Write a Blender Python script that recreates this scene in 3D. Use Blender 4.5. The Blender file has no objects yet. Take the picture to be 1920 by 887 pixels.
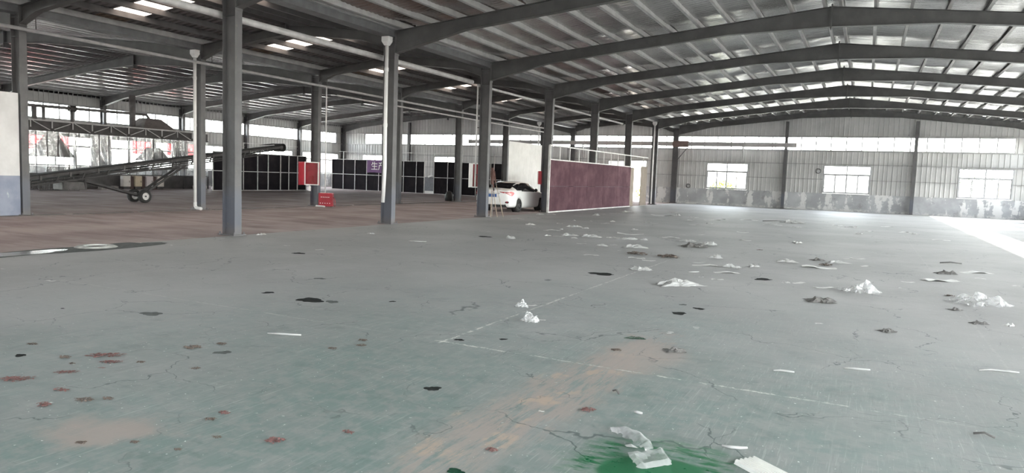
import bpy, bmesh, math, random
from mathutils import Vector, Matrix

scene = bpy.context.scene
C = scene.collection

# ------------------------------------------------------------------ camera
cam_d = bpy.data.cameras.new('camera')
cam = bpy.data.objects.new('camera', cam_d)
C.objects.link(cam)
_F = Vector((-0.44543, 0.89123, -0.08548))
_R = Vector((0.89255, 0.44953, 0.03585))
_U = _R.cross(_F)
cam.matrix_world = Matrix(((_R.x, _U.x, -_F.x, 0.0), (_R.y, _U.y, -_F.y, 0.0), (_R.z, _U.z, -_F.z, 1.602), (0, 0, 0, 1)))
cam_d.sensor_width = 36.0
cam_d.lens = 1320.9 / 1920 * 36.0
cam_d.clip_start = 0.05
cam_d.clip_end = 800
scene.camera = cam

# ------------------------------------------------------------------ sky, sun, exposure
SUN_DIR = Vector((-1.36, 0.0, -1.0)).normalized()      # the way the light travels
world = bpy.data.worlds.new('world')
scene.world = world
world.use_nodes = True
wn = world.node_tree.nodes
wl = world.node_tree.links
wn.clear()
sky = wn.new('ShaderNodeTexSky')
sky.sky_type = 'NISHITA'
sky.sun_disc = False
sky.sun_elevation = math.atan2(1.0, 1.36)
sky.sun_rotation = math.radians(90)
sky.air_density = 1.4
sky.dust_density = 1.2
sky.ozone_density = 1.0
hsv = wn.new('ShaderNodeHueSaturation')
hsv.inputs['Saturation'].default_value = 0.22
bg = wn.new('ShaderNodeBackground')
bg.inputs['Strength'].default_value = 2.6
wo = wn.new('ShaderNodeOutputWorld')
wl.new(sky.outputs[0], hsv.inputs['Color'])
wl.new(hsv.outputs[0], bg.inputs['Color'])
wl.new(bg.outputs[0], wo.inputs['Surface'])

sun_l = bpy.data.lights.new('sun', 'SUN')
sun_l.energy = 14.0
sun_l.angle = math.radians(0.6)
sun_l.color = (1.0, 0.96, 0.90)
sun = bpy.data.objects.new('sun', sun_l)
sun.rotation_euler = SUN_DIR.to_track_quat('-Z', 'Y').to_euler()
sun.location = (40, -5, 30)
C.objects.link(sun)


def portal(name, loc, rot, sx, sy):
    """sky portal over an opening of the hall: guides sky light, emits none itself"""
    l = bpy.data.lights.new(name, 'AREA')
    l.shape = 'RECTANGLE'
    l.size = sx
    l.size_y = sy
    l.cycles.is_portal = True
    o = bpy.data.objects.new(name, l)
    o.location = loc
    o.rotation_euler = rot
    C.objects.link(o)


scene.view_settings.view_transform = 'Standard'
scene.view_settings.look = 'None'
scene.view_settings.gamma = 1.0
scene.view_settings.use_curve_mapping = False
scene.view_settings.exposure = 1.06

# ------------------------------------------------------------------ plan of the building (metres)
Y0 = 11.735            # first column row in view
BAY = 6.0
YK = lambda k: Y0 + BAY * k
YW = YK(7)             # back wall
YF = YK(-3)            # wall behind the camera
XA, XB, XC = -13.18, -21.56, -45.5
XR = -1.33             # ridge of the big span
XE = 10.5              # right wall
XM = (XA + XB) / 2     # ridge of the narrow span
XL = (XB + XC) / 2     # ridge of the left span
EAVE = 5.80
S_MAIN, S_MID, S_LEFT = 0.1046, 0.115, 0.102


def roof_z(x):
    """top of the rafters"""
    if x >= XA:
        return EAVE + (XE - XR - abs(x - XR)) * S_MAIN
    if x >= XB:
        return EAVE + ((XA - XB) / 2 - abs(x - XM)) * S_MID
    return EAVE + ((XB - XC) / 2 - abs(x - XL)) * S_LEFT


portal('sky_portal_right_strip', (XE + 0.05, (YF + YW) / 2, 4.6), (0, math.radians(90), 0), 1.0, YW - YF - 2)
portal('sky_portal_right_windows', (XE + 0.05, (YF + YW) / 2, 2.15), (0, math.radians(90), 0), 1.95, YW - YF - 2)
portal('sky_portal_back_strip', (-17.3, YW + 0.05, 4.6), (math.radians(-90), 0, 0), 51.0, 1.0)
portal('sky_portal_back_windows', (-17.3, YW + 0.05, 2.15), (math.radians(-90), 0, 0), 54.0, 1.95)
portal('sky_portal_left_strip', (XC - 0.05, (YF + YW) / 2, 4.6), (0, math.radians(-90), 0), 1.0, YW - YF - 2)
portal('sky_portal_left_windows', (XC - 0.05, (YF + YW) / 2, 2.15), (0, math.radians(-90), 0), 1.95, YW - YF - 2)
portal('sky_portal_front_doors', (-3.0, YF - 0.05, 2.25), (math.radians(90), 0, 0), 20.0, 4.5)


# ------------------------------------------------------------------ helpers
class MB:
    """collects shapes of one mesh"""

    def __init__(s):
        s.v = []
        s.f = []

    def add(s, vs, fs):
        b = len(s.v)
        s.v += [tuple(p) for p in vs]
        s.f += [tuple(b + i for i in f) for f in fs]
        return s

    def box(s, x0, x1, y0, y1, z0, z1):
        vs = [(x, y, z) for z in (z0, z1) for y in (y0, y1) for x in (x0, x1)]
        return s.add(vs, [(0, 2, 3, 1), (4, 5, 7, 6), (0, 1, 5, 4), (2, 6, 7, 3), (0, 4, 6, 2), (1, 3, 7, 5)])

    def bar(s, p, q, w, h, up=(0, 0, 1)):
        p, q = Vector(p), Vector(q)
        d = (q - p).normalized()
        u = Vector(up)
        a = d.cross(u)
        if a.length < 1e-4:
            a = d.cross(Vector((1, 0, 0)))
        a.normalize()
        u = a.cross(d).normalized()
        vs = []
        for c in (p, q):
            for i, j in ((-1, -1), (1, -1), (1, 1), (-1, 1)):
                vs.append(c + a * (w / 2 * i) + u * (h / 2 * j))
        return s.add(vs, [(3, 2, 1, 0), (4, 5, 6, 7), (0, 1, 5, 4), (1, 2, 6, 5), (2, 3, 7, 6), (3, 0, 4, 7)])

    def tube(s, pts, r, n=10, cap=True):
        pts = [Vector(p) for p in pts]
        rings = []
        m = len(pts)
        rr = r if isinstance(r, (list, tuple)) else [r] * m
        ref = None
        for i, p in enumerate(pts):
            if i == 0:
                d = pts[1] - pts[0]
            elif i == m - 1:
                d = pts[-1] - pts[-2]
            else:
                d = (pts[i] - pts[i - 1]).normalized() + (pts[i + 1] - pts[i]).normalized()
            d.normalize()
            if ref is None:
                ref = Vector((0, 0, 1)) if abs(d.z) < 0.9 else Vector((1, 0, 0))
            a = d.cross(ref)
            if a.length < 1e-3:
                a = d.cross(Vector((0, 1, 0)))
            a.normalize()
            b = d.cross(a)
            ref = -b if False else ref
            rings.append([p + (a * math.cos(t) + b * math.sin(t)) * rr[i] for t in [2 * math.pi * k / n for k in range(n)]])
        vs = [q for r_ in rings for q in r_]
        fs = []
        for i in range(m - 1):
            for k in range(n):
                fs.append((i * n + k, i * n + (k + 1) % n, (i + 1) * n + (k + 1) % n, (i + 1) * n + k))
        if cap:
            fs.append(tuple(range(n))[::-1])
            fs.append(tuple((m - 1) * n + k for k in range(n)))
        return s.add(vs, fs)

    def prism(s, poly, axis, a0, a1):
        """poly: 2d outline; axis 0: (y,z) along x, 1: (x,z) along y, 2: (x,y) along z"""
        n = len(poly)
        vs = []
        for a in (a0, a1):
            for (u, w) in poly:
                vs.append((a, u, w) if axis == 0 else ((u, a, w) if axis == 1 else (u, w, a)))
        fs = [tuple(range(n)), tuple(n + i for i in range(n))[::-1]]
        fs += [(i, (i + 1) % n, n + (i + 1) % n, n + i) for i in range(n)]
        return s.add(vs, fs)

    def strip(s, prof, ext):
        """open profile (list of points) swept to its copy"""
        n = len(prof)
        return s.add(list(prof) + list(ext), [(i, i + 1, n + i + 1, n + i) for i in range(n - 1)])

    def lathe(s, prof, axis='x', n=20, c=(0, 0, 0)):
        """prof: (axial, radius)"""
        vs = []
        for (a, r) in prof:
            for k in range(n):
                t = 2 * math.pi * k / n
                u, w = r * math.cos(t), r * math.sin(t)
                p = (a, u, w) if axis == 'x' else ((u, a, w) if axis == 'y' else (u, w, a))
                vs.append((p[0] + c[0], p[1] + c[1], p[2] + c[2]))
        fs = []
        for i in range(len(prof) - 1):
            for k in range(n):
                fs.append((i * n + k, i * n + (k + 1) % n, (i + 1) * n + (k + 1) % n, (i + 1) * n + k))
        return s.add(vs, fs)

    def mesh(s, name, mat, smooth=False):
        me = bpy.data.meshes.new(name)
        me.from_pydata(s.v, [], s.f)
        bm = bmesh.new()
        bm.from_mesh(me)
        bmesh.ops.recalc_face_normals(bm, faces=bm.faces)
        bm.to_mesh(me)
        bm.free()
        if mat:
            me.materials.append(mat)
        if smooth:
            for p in me.polygons:
                p.use_smooth = True
        me.update()
        return me

    def build(s, name, mat, parent=None, loc=None, smooth=False, world=False):
        if world and parent is not None:
            l = parent.location
            s.v = [(x - l.x, y - l.y, z - l.z) for (x, y, z) in s.v]
        return link(name, s.mesh(name, mat, smooth), parent, loc)


def link(name, me, parent=None, loc=None, rot=None, scale=None):
    o = bpy.data.objects.new(name, me)
    C.objects.link(o)
    if parent is not None:
        o.parent = parent
    if loc is not None:
        o.location = loc
    if rot is not None:
        o.rotation_euler = rot
    if scale is not None:
        o.scale = scale
    return o


def tag(o, label=None, cat=None, group=None, kind=None):
    if label:
        o['label'] = label
    if cat:
        o['category'] = cat
    if group:
        o['group'] = group
    if kind:
        o['kind'] = kind
    return o


def thing(name, label, cat, loc=(0, 0, 0), rotz=0.0, group=None):
    o = bpy.data.objects.new(name, None)
    o.empty_display_size = 0.2
    C.objects.link(o)
    o.location = loc
    o.rotation_euler = (0, 0, rotz)
    return tag(o, label, cat, group)


def structure(name, loc=(0, 0, 0), rotz=0.0, label=None):
    o = bpy.data.objects.new(name, None)
    o.empty_display_size = 0.2
    C.objects.link(o)
    o.location = loc
    o.rotation_euler = (0, 0, rotz)
    o['kind'] = 'structure'
    if label:
        o['label'] = label
    return o


def copy_tree(root, loc, label=None, rotz=None):
    r = root.copy()
    C.objects.link(r)
    r.location = loc
    if rotz is not None:
        r.rotation_euler = (0, 0, rotz)
    if label:
        r['label'] = label
    for ch in [o for o in root.children]:
        c = ch.copy()
        C.objects.link(c)
        c.parent = r
        for g in [o for o in ch.children]:
            d = g.copy()
            C.objects.link(d)
            d.parent = c
    return r


# ------------------------------------------------------------------ materials
class N:
    def __init__(s, name, coords='world'):
        s.m = bpy.data.materials.new(name)
        s.m.use_nodes = True
        s.t = s.m.node_tree
        s.t.nodes.clear()
        s.outn = s.t.nodes.new('ShaderNodeOutputMaterial')
        if coords == 'world':
            s.co = s.t.nodes.new('ShaderNodeNewGeometry').outputs['Position']
        else:
            s.co = s.t.nodes.new('ShaderNodeTexCoord').outputs['Object']
        s._sep = None

    def n(s, kind):
        return s.t.nodes.new('ShaderNode' + kind)

    def put(s, sock, val):
        if isinstance(val, bpy.types.NodeSocket):
            s.t.links.new(val, sock)
        elif isinstance(val, (tuple, list)) and sock.type == 'RGBA' and len(val) == 3:
            sock.default_value = (*val, 1)
        else:
            sock.default_value = val

    def scaled(s, sc, off=(0, 0, 0), rot=(0, 0, 0), co=None):
        mp = s.n('Mapping')
        s.put(mp.inputs['Vector'], co if co is not None else s.co)
        mp.inputs['Scale'].default_value = sc
        mp.inputs['Location'].default_value = off
        mp.inputs['Rotation'].default_value = rot
        return mp.outputs[0]

    def noise(s, scale, detail=3, rough=0.55, co=None, dist=0.0, color=False):
        x = s.n('TexNoise')
        s.put(x.inputs['Vector'], co if co is not None else s.co)
        x.inputs['Scale'].default_value = scale
        x.inputs['Detail'].default_value = detail
        x.inputs['Roughness'].default_value = rough
        x.inputs['Distortion'].default_value = dist
        return x.outputs['Color' if color else 'Fac']

    def math(s, op, a, b=0.0, c=0.0, clamp=False):
        x = s.n('Math')
        x.operation = op
        x.use_clamp = clamp
        s.put(x.inputs[0], a)
        s.put(x.inputs[1], b)
        s.put(x.inputs[2], c)
        return x.outputs[0]

    def step(s, v, lo, hi):
        x = s.n('MapRange')
        x.interpolation_type = 'SMOOTHSTEP'
        s.put(x.inputs['Value'], v)
        x.inputs['From Min'].default_value = lo
        x.inputs['From Max'].default_value = hi
        return x.outputs[0]

    def mix(s, f, a, b):
        x = s.n('Mix')
        x.data_type = 'RGBA'
        s.put(x.inputs['Factor'], f)
        s.put(x.inputs[6], a)
        s.put(x.inputs[7], b)
        return x.outputs[2]

    def xyz(s):
        if s._sep is None:
            q = s.n('SeparateXYZ')
            s.put(q.inputs[0], s.co)
            s._sep = q
        return s._sep.outputs

    def bump(s, h, strength=0.3, dist=0.01):
        x = s.n('Bump')
        s.put(x.inputs['Height'], h)
        x.inputs['Strength'].default_value = strength
        x.inputs['Distance'].default_value = dist
        return x.outputs[0]

    def bsdf(s, color, rough=0.6, metal=0.0, normal=None, spec=None, coat=None):
        b = s.n('BsdfPrincipled')
        s.put(b.inputs['Base Color'], color)
        s.put(b.inputs['Roughness'], rough)
        s.put(b.inputs['Metallic'], metal)
        if spec is not None:
            s.put(b.inputs['Specular IOR Level'], spec)
        if coat is not None:
            b.inputs['Coat Weight'].default_value = coat
            b.inputs['Coat Roughness'].default_value = 0.05
        if normal is not None:
            s.put(b.inputs['Normal'], normal)
        return b.outputs[0]

    def out(s, sh):
        s.t.links.new(sh, s.outn.inputs['Surface'])
        return s.m


def plain(name, col, rough=0.6, metal=0.0, var=0.15, scale=6.0, coords='object', bump=0.0, spec=None, coat=None):
    k = N(name, coords)
    f = k.noise(scale, 4)
    lo = tuple(c * (1 - var) for c in col)
    hi = tuple(min(1, c * (1 + var)) for c in col)
    c = k.mix(k.step(f, 0.3, 0.7), lo, hi)
    nb = k.bump(k.noise(scale * 6, 3), bump, 0.004) if bump else None
    return k.out(k.bsdf(c, rough, metal, nb, spec, coat))


def mat_steel(name='painted_steel', base=(0.085, 0.082, 0.085), foot=True):
    k = N(name)
    f = k.noise(2.2, 5)
    g = k.noise(14, 4)
    c = k.mix(k.step(f, 0.35, 0.7), tuple(b * .86 for b in base), tuple(b * 1.2 for b in base))
    if foot:
        z = k.xyz()[2]
        zz = k.math('ADD', z, k.math('MULTIPLY', k.noise(5, 2), 0.25))
        c = k.mix(k.math('SUBTRACT', 1.0, k.step(zz, 0.95, 1.35)), c, (0.088, 0.092, 0.112))
        c = k.mix(k.math('MULTIPLY', k.math('SUBTRACT', 1.0, k.step(zz, 0.16, 0.42)), 0.6), c, (0.13, 0.115, 0.11))
    c = k.mix(k.math('MULTIPLY', k.step(g, 0.62, 0.72), 0.35), c, (0.17, 0.13, 0.11))
    return k.out(k.bsdf(c, 0.5, 0.0, k.bump(g, 0.12, 0.003)))


def mat_floor_main():
    k = N('worn_green_floor')
    x, y, z = k.xyz()
    warp = k.noise(0.55, 4, color=False)
    # distance to the patch of floor that has been walked clean of dust
    dx = k.math('ADD', x, 2.2)
    dy = k.math('MULTIPLY', k.math('SUBTRACT', y, 2.0), 0.78)
    d = k.math('SQRT', k.math('ADD', k.math('MULTIPLY', dx, dx), k.math('MULTIPLY', dy, dy)))
    d = k.math('ADD', d, k.math('MULTIPLY', k.math('SUBTRACT', warp, 0.5), 5.0))
    clean = k.math('SUBTRACT', 1.0, k.step(d, 0.8, 8.0))
    fine = k.noise(7, 6, 0.65)
    scr = k.noise(1.0, 5, 0.7, co=k.scaled((26, 2.2, 1), rot=(0, 0, 0.28)))
    scr2 = k.noise(1.0, 5, 0.7, co=k.scaled((3.5, 30, 1), rot=(0, 0, 0.35)))
    dust = k.mix(k.step(k.noise(0.35, 4), 0.35, 0.65), (0.32, 0.317, 0.313), (0.385, 0.382, 0.378))
    green = k.mix(k.step(k.noise(0.9, 5), 0.35, 0.68), (0.135, 0.195, 0.183), (0.185, 0.213, 0.205))
    green = k.mix(k.math('MULTIPLY', k.step(fine, 0.42, 0.62), 0.65), green, (0.25, 0.26, 0.252))
    c = k.mix(k.math('MULTIPLY', clean, 0.92), dust, green)
    # pale scuffs and scratches
    sc = k.math('MULTIPLY', k.step(scr, 0.52, 0.68), 0.22)
    c = k.mix(sc, c, (0.38, 0.385, 0.375))
    c = k.mix(k.math('MULTIPLY', k.step(scr2, 0.58, 0.70), 0.35), c, (0.105, 0.13, 0.126))
    nearw = k.math('ADD', 0.12, k.math('MULTIPLY', k.math('MULTIPLY', clean, k.step(k.noise(1.1, 4), 0.38, 0.62)), 0.88))
    for (sx_, sy_, rz_, lo_, hi_, amt, cc) in ((60, 2.0, 0.45, 0.60, 0.66, 0.55, (0.48, 0.485, 0.47)), (55, 2.5, -0.25, 0.62, 0.68, 0.45, (0.46, 0.465, 0.45)), (48, 3.0, 1.15, 0.62, 0.67, 0.5, (0.09, 0.105, 0.10)), (70, 4.0, 0.8, 0.62, 0.67, 0.4, (0.45, 0.455, 0.44))):
        nn_ = k.noise(1.0, 3, 0.6, co=k.scaled((sx_, sy_, 1), rot=(0, 0, rz_)))
        c = k.mix(k.math('MULTIPLY', k.math('MULTIPLY', k.step(nn_, lo_, hi_), amt * 0.7), nearw), c, cc)
    mott = k.noise(2.6, 6, 0.7)
    c = k.mix(k.math('MULTIPLY', k.math('MULTIPLY', k.step(mott, 0.52, 0.70), 0.5), clean), c, (0.10, 0.145, 0.135))
    c = k.mix(k.math('MULTIPLY', k.step(mott, 0.46, 0.30), 0.30), c, (0.37, 0.36, 0.35))
    # flecks
    fl = k.noise(34, 2, 0.5)
    c = k.mix(k.math('MULTIPLY', k.step(fl, 0.71, 0.74), 0.7), c, (0.75, 0.76, 0.74))
    c = k.mix(k.math('MULTIPLY', k.math('SUBTRACT', 1.0, k.step(fl, 0.26, 0.29)), 0.35), c, (0.10, 0.11, 0.11))

    def blob(cx, cy, rx, ry, amp, lo, hi, rot=0.0, nsc=2.5):
        ca, sa = math.cos(rot), math.sin(rot)
        ax = k.math('SUBTRACT', x, cx)
        ay = k.math('SUBTRACT', y, cy)
        u = k.math('ADD', k.math('MULTIPLY', ax, ca / rx), k.math('MULTIPLY', ay, sa / rx))
        v = k.math('ADD', k.math('MULTIPLY', ax, -sa / ry), k.math('MULTIPLY', ay, ca / ry))
        r = k.math('SQRT', k.math('ADD', k.math('MULTIPLY', u, u), k.math('MULTIPLY', v, v)))
        r = k.math('ADD', r, k.math('MULTIPLY', k.math('SUBTRACT', k.noise(nsc, 5, 0.65), 0.5), amp))
        return k.math('SUBTRACT', 1.0, k.step(r, lo, hi))

    tan = (0.34, 0.285, 0.26)
    b1 = blob(-1.95, 4.8, 0.36, 2.6, 1.6, 0.55, 1.15, rot=-0.06, nsc=3.5)
    b1 = k.math('MULTIPLY', b1, k.step(k.noise(1.0, 6, 0.75, co=k.scaled((18, 2.2, 1), rot=(0, 0, 0.1))), 0.40, 0.54))
    ob = k.math('MULTIPLY', b1, k.step(k.noise(2.8, 3), 0.56, 0.64))
    c = k.mix(k.math('MULTIPLY', b1, 0.75), c, tan)
    c = k.mix(k.math('MULTIPLY', ob, 0.7), c, (0.42, 0.32, 0.25))
    b2 = blob(-3.95, 2.6, 0.46, 0.30, 2.2, 0.3, 1.1, rot=0.4, nsc=4)
    c = k.mix(k.math('MULTIPLY', b2, 0.8), c, tan)
    b3 = blob(-1.75, 6.2, 0.5, 0.8, 1.2, 0.4, 1.0)
    c = k.mix(k.math('MULTIPLY', b3, 0.65), c, (0.35, 0.30, 0.275))
    # slab joints, crumbling
    jn = k.noise(22, 4, 0.75)
    wob = k.math('MULTIPLY', k.math('SUBTRACT', k.noise(3.0, 3), 0.5), 0.06)
    keep = k.step(k.noise(0.8, 3), 0.40, 0.56)
    jm = None
    for (ax, p0, lo, hi, wt) in ((0, -3.53, 5.6, 15.0, 0.95), (1, 5.66, -3.6, 1.2, 0.85), (1, 5.66, -9.6, -3.6, 0.30), (0, -8.35, 8.0, 12.5, 0.35), (0, 1.27, 6.0, 30.0, 0.15), (1, 11.73, -10.0, 6.0, 0.12)):
        a = k.math('ABSOLUTE', k.math('ADD', k.math('SUBTRACT', x if ax == 0 else y, p0), wob))
        a = k.math('SUBTRACT', a, k.math('MULTIPLY', k.math('SUBTRACT', jn, 0.38), 0.075))
        mm_ = k.math('SUBTRACT', 1.0, k.step(a, 0.0, 0.010))
        o_ = y if ax == 0 else x
        rng = k.math('MULTIPLY', k.step(o_, lo - 0.05, lo + 0.05), k.math('SUBTRACT', 1.0, k.step(o_, hi - 2.0, hi)))
        mm_ = k.math('MULTIPLY', mm_, k.math('MULTIPLY', rng, wt))
        jm = mm_ if jm is None else k.math('MAXIMUM', jm, mm_)
    jm2 = k.math('MULTIPLY', jm, k.math('MULTIPLY', k.step(k.noise(7.0, 5, 0.75), 0.42, 0.56), k.math('ADD', 0.6, k.math('MULTIPLY', k.step(k.noise(1.7, 3), 0.42, 0.56), 0.4))))
    c = k.mix(jm2, c, (0.62, 0.62, 0.58))
    # hairline cracks
    vo = k.n('TexVoronoi')
    vo.feature = 'DISTANCE_TO_EDGE'
    wv = k.n('VectorMath')
    wv.operation = 'MULTIPLY_ADD'
    k.put(wv.inputs[0], k.noise(1.6, 4, color=True))
    wv.inputs[1].default_value = (0.9, 0.9, 0)
    k.put(wv.inputs[2], k.co)
    k.put(vo.inputs['Vector'], wv.outputs[0])
    vo.inputs['Scale'].default_value = 0.85
    cr = k.math('SUBTRACT', 1.0, k.step(vo.outputs['Distance'], 0.001, 0.0065))
    cr = k.math('MULTIPLY', cr, k.step(k.noise(0.9, 4), 0.44, 0.58))
    c = k.mix(k.math('MULTIPLY', cr, 0.75), c, (0.07, 0.09, 0.09))
    # wet green paint showing where water has stood
    w1 = blob(-0.95, 3.86, 0.62, 0.50, 0.8, 0.6, 1.0, rot=0.5, nsc=2.6)
    w2 = blob(-0.95, 3.74, 0.36, 0.27, 0.4, 0.75, 0.95, rot=0.5, nsc=2.2)
    stre = k.step(k.noise(1.0, 5, 0.65, co=k.scaled((5, 18, 1), rot=(0, 0, -0.6))), 0.40, 0.56)
    wet = k.math('MAXIMUM', k.math('MULTIPLY', w1, k.math('SUBTRACT', 1.0, k.math('MULTIPLY', stre, 0.8))), w2)
    c = k.mix(wet, c, (0.018, 0.125, 0.055))
    h = k.math('ADD', k.math('MULTIPLY', fine, 0.5), k.math('MULTIPLY', scr, 0.3))
    h = k.math('SUBTRACT', h, k.math('MULTIPLY', k.math('MAXIMUM', cr, jm2), 0.8))
    ro = k.math('ADD', 0.50, k.math('MULTIPLY', fine, 0.25))
    ro = k.math('SUBTRACT', ro, k.math('MULTIPLY', wet, 0.33))
    return k.out(k.bsdf(c, ro, 0.0, k.bump(h, 0.22, 0.006), 0.35))


def mat_floor_left():
    k = N('brown_dusty_floor')
    x, y, z = k.xyz()
    f = k.noise(0.5, 5)
    st = k.noise(1.0, 5, 0.65, co=k.scaled((0.35, 1.8, 1), rot=(0, 0, -0.12)))
    g = k.noise(9, 5, 0.65)
    c = k.mix(k.step(f, 0.35, 0.68), (0.325, 0.265, 0.255), (0.45, 0.38, 0.37))
    c = k.mix(k.math('MULTIPLY', k.step(st, 0.5, 0.68), 0.5), c, (0.47, 0.42, 0.41))
    c = k.mix(k.math('MULTIPLY', k.step(st, 0.50, 0.30), 0.45), c, (0.17, 0.135, 0.13))
    c = k.mix(k.math('MULTIPLY', k.step(g, 0.55, 0.72), 0.3), c, (0.48, 0.43, 0.42))
    j = k.math('ABSOLUTE', k.math('SUBTRACT', y, 6.6))
    jm = k.math('SUBTRACT', 1.0, k.step(j, 0.01, 0.05))
    c = k.mix(k.math('MULTIPLY', jm, 0.6), c, (0.09, 0.075, 0.07))
    return k.out(k.bsdf(c, k.math('ADD', 0.72, k.math('MULTIPLY', g, 0.25)), 0.0, k.bump(g, 0.3, 0.01), 0.03))


def mat_foil():
    k = N('aluminium_insulation_foil')
    w = k.noise(1.0, 4, 0.6, co=k.scaled((2.2, 9.0, 1.0)))
    g = k.noise(16, 4, 0.6, co=k.scaled((1.0, 2.2, 1.0)))
    st = k.noise(0.6, 3)
    c = k.mix(k.step(st, 0.35, 0.7), (0.48, 0.475, 0.465), (0.66, 0.655, 0.65))
    rust = k.noise(0.16, 3)
    x = k.xyz()[0]
    near = k.math('SUBTRACT', 1.0, k.step(x, -12.0, -7.0))
    c = k.mix(k.math('MULTIPLY', near, k.math('MULTIPLY', k.step(rust, 0.40, 0.6), 0.8)), c, (0.20, 0.13, 0.11))
    h = k.math('ADD', k.math('MULTIPLY', w, 1.0), k.math('MULTIPLY', g, 0.35))
    return k.out(k.bsdf(c, 0.15, 0.92, k.bump(h, 0.8, 0.035)))


def mat_cladding():
    k = N('pale_grey_cladding')
    f = k.noise(0.7, 4)
    v = k.noise(1.0, 4, 0.6, co=k.scaled((5, 5, 0.5)))
    c = k.mix(k.step(f, 0.35, 0.65), (0.40, 0.395, 0.39), (0.47, 0.465, 0.46))
    c = k.mix(k.math('MULTIPLY', k.step(v, 0.58, 0.75), 0.3), c, (0.28, 0.275, 0.27))
    return k.out(k.bsdf(c, 0.55))


def mat_dado():
    k = N('stained_cement_dado')
    z = k.xyz()[2]
    f = k.noise(0.8, 4)
    runs = k.noise(1.0, 5, 0.6, co=k.scaled((1.1, 1.1, 0.28)))
    det = k.noise(5, 5, 0.65)
    c = k.mix(k.step(f, 0.35, 0.65), (0.30, 0.30, 0.31), (0.40, 0.40, 0.415))
    m = k.step(k.math('ADD', runs, k.math('MULTIPLY', k.math('SUBTRACT', det, 0.5), 0.30)), 0.53, 0.57)
    c = k.mix(k.math('MULTIPLY', m, 0.8), c, (0.64, 0.63, 0.62))
    lowm = k.math('SUBTRACT', 1.0, k.step(k.math('ADD', z, k.math('MULTIPLY', det, 0.3)), 0.22, 0.40))
    c = k.mix(k.math('MULTIPLY', lowm, k.step(det, 0.42, 0.58)), c, (0.52, 0.51, 0.50))
    dk = k.noise(1.4, 4)
    c = k.mix(k.math('MULTIPLY', k.step(dk, 0.60, 0.70), 0.45), c, (0.17, 0.165, 0.16))
    return k.out(k.bsdf(c, 0.85, 0.0, k.bump(det, 0.4, 0.01)))


def mat_glass(name='window_glass', tint=(0.93, 0.95, 0.95), refl=0.10):
    k = N(name)
    tr = k.n('BsdfTransparent')
    k.put(tr.inputs['Color'], tint)
    gl = k.n('BsdfGlossy')
    k.put(gl.inputs['Roughness'], 0.05)
    mx = k.n('MixShader')
    fr = k.n('Fresnel')
    fr.inputs['IOR'].default_value = 1.10
    k.put(mx.inputs[0], fr.outputs[0])
    k.t.links.new(tr.outputs[0], mx.inputs[1])
    k.t.links.new(gl.outputs[0], mx.inputs[2])
    return k.out(mx.outputs[0])


def mat_film(name, tint, white, gloss, rough=0.12):
    """thin clear plastic: transparent + some milky white + shine"""
    k = N(name, 'object')
    tr = k.n('BsdfTransparent')
    k.put(tr.inputs['Color'], tint)
    df = k.n('BsdfDiffuse')
    k.put(df.inputs['Color'], (0.8, 0.8, 0.8))
    tl = k.n('BsdfTranslucent')
    k.put(tl.inputs['Color'], (0.8, 0.8, 0.8))
    m0 = k.n('MixShader')
    m0.inputs[0].default_value = 0.5
    k.t.links.new(df.outputs[0], m0.inputs[1])
    k.t.links.new(tl.outputs[0], m0.inputs[2])
    m1 = k.n('MixShader')
    f = k.noise(3.0, 4)
    k.put(m1.inputs[0], k.math('MULTIPLY', k.step(f, 0.2, 0.8), white * 2, clamp=True))
    k.t.links.new(tr.outputs[0], m1.inputs[1])
    k.t.links.new(m0.outputs[0], m1.inputs[2])
    gl = k.n('BsdfGlossy')
    gl.inputs['Roughness'].default_value = rough
    nb = k.bump(k.noise(5, 4, co=k.scaled((1, 1, 0.4))), 0.6, 0.05)
    k.put(gl.inputs['Normal'], nb)
    m2 = k.n('MixShader')
    m2.inputs[0].default_value = gloss
    k.t.links.new(m1.outputs[0], m2.inputs[1])
    k.t.links.new(gl.outputs[0], m2.inputs[2])
    return k.out(m2.outputs[0])


def mat_plywood(name, base, hi, rough=0.35):
    k = N(name)
    f = k.noise(1.2, 5, 0.65)
    g = k.noise(1.0, 4, 0.6, co=k.scaled((7, 7, 1.2)))
    r = k.n('ObjectInfo').outputs['Random']
    c = k.mix(k.step(f, 0.35, 0.7), base, hi)
    c = k.mix(k.math('MULTIPLY', k.step(g, 0.55, 0.75), 0.3), c, tuple(min(1, b * 1.7) for b in hi))
    c = k.mix(k.math('MULTIPLY', r, 0.5), c, tuple(b * 0.7 for b in base))
    return k.out(k.bsdf(c, rough, 0.0, k.bump(g, 0.1, 0.003), 0.04))


def mat_translucent(name, col, tr=0.5):
    k = N(name, 'object')
    f = k.noise(4, 4)
    c = k.mix(k.step(f, 0.35, 0.65), tuple(b * .8 for b in col), col)
    df = k.n('BsdfDiffuse')
    k.put(df.inputs['Color'], c)
    tl = k.n('BsdfTranslucent')
    k.put(tl.inputs['Color'], c)
    m = k.n('MixShader')
    m.inputs[0].default_value = tr
    k.t.links.new(df.outputs[0], m.inputs[1])
    k.t.links.new(tl.outputs[0], m.inputs[2])
    return k.out(m.outputs[0])


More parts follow.
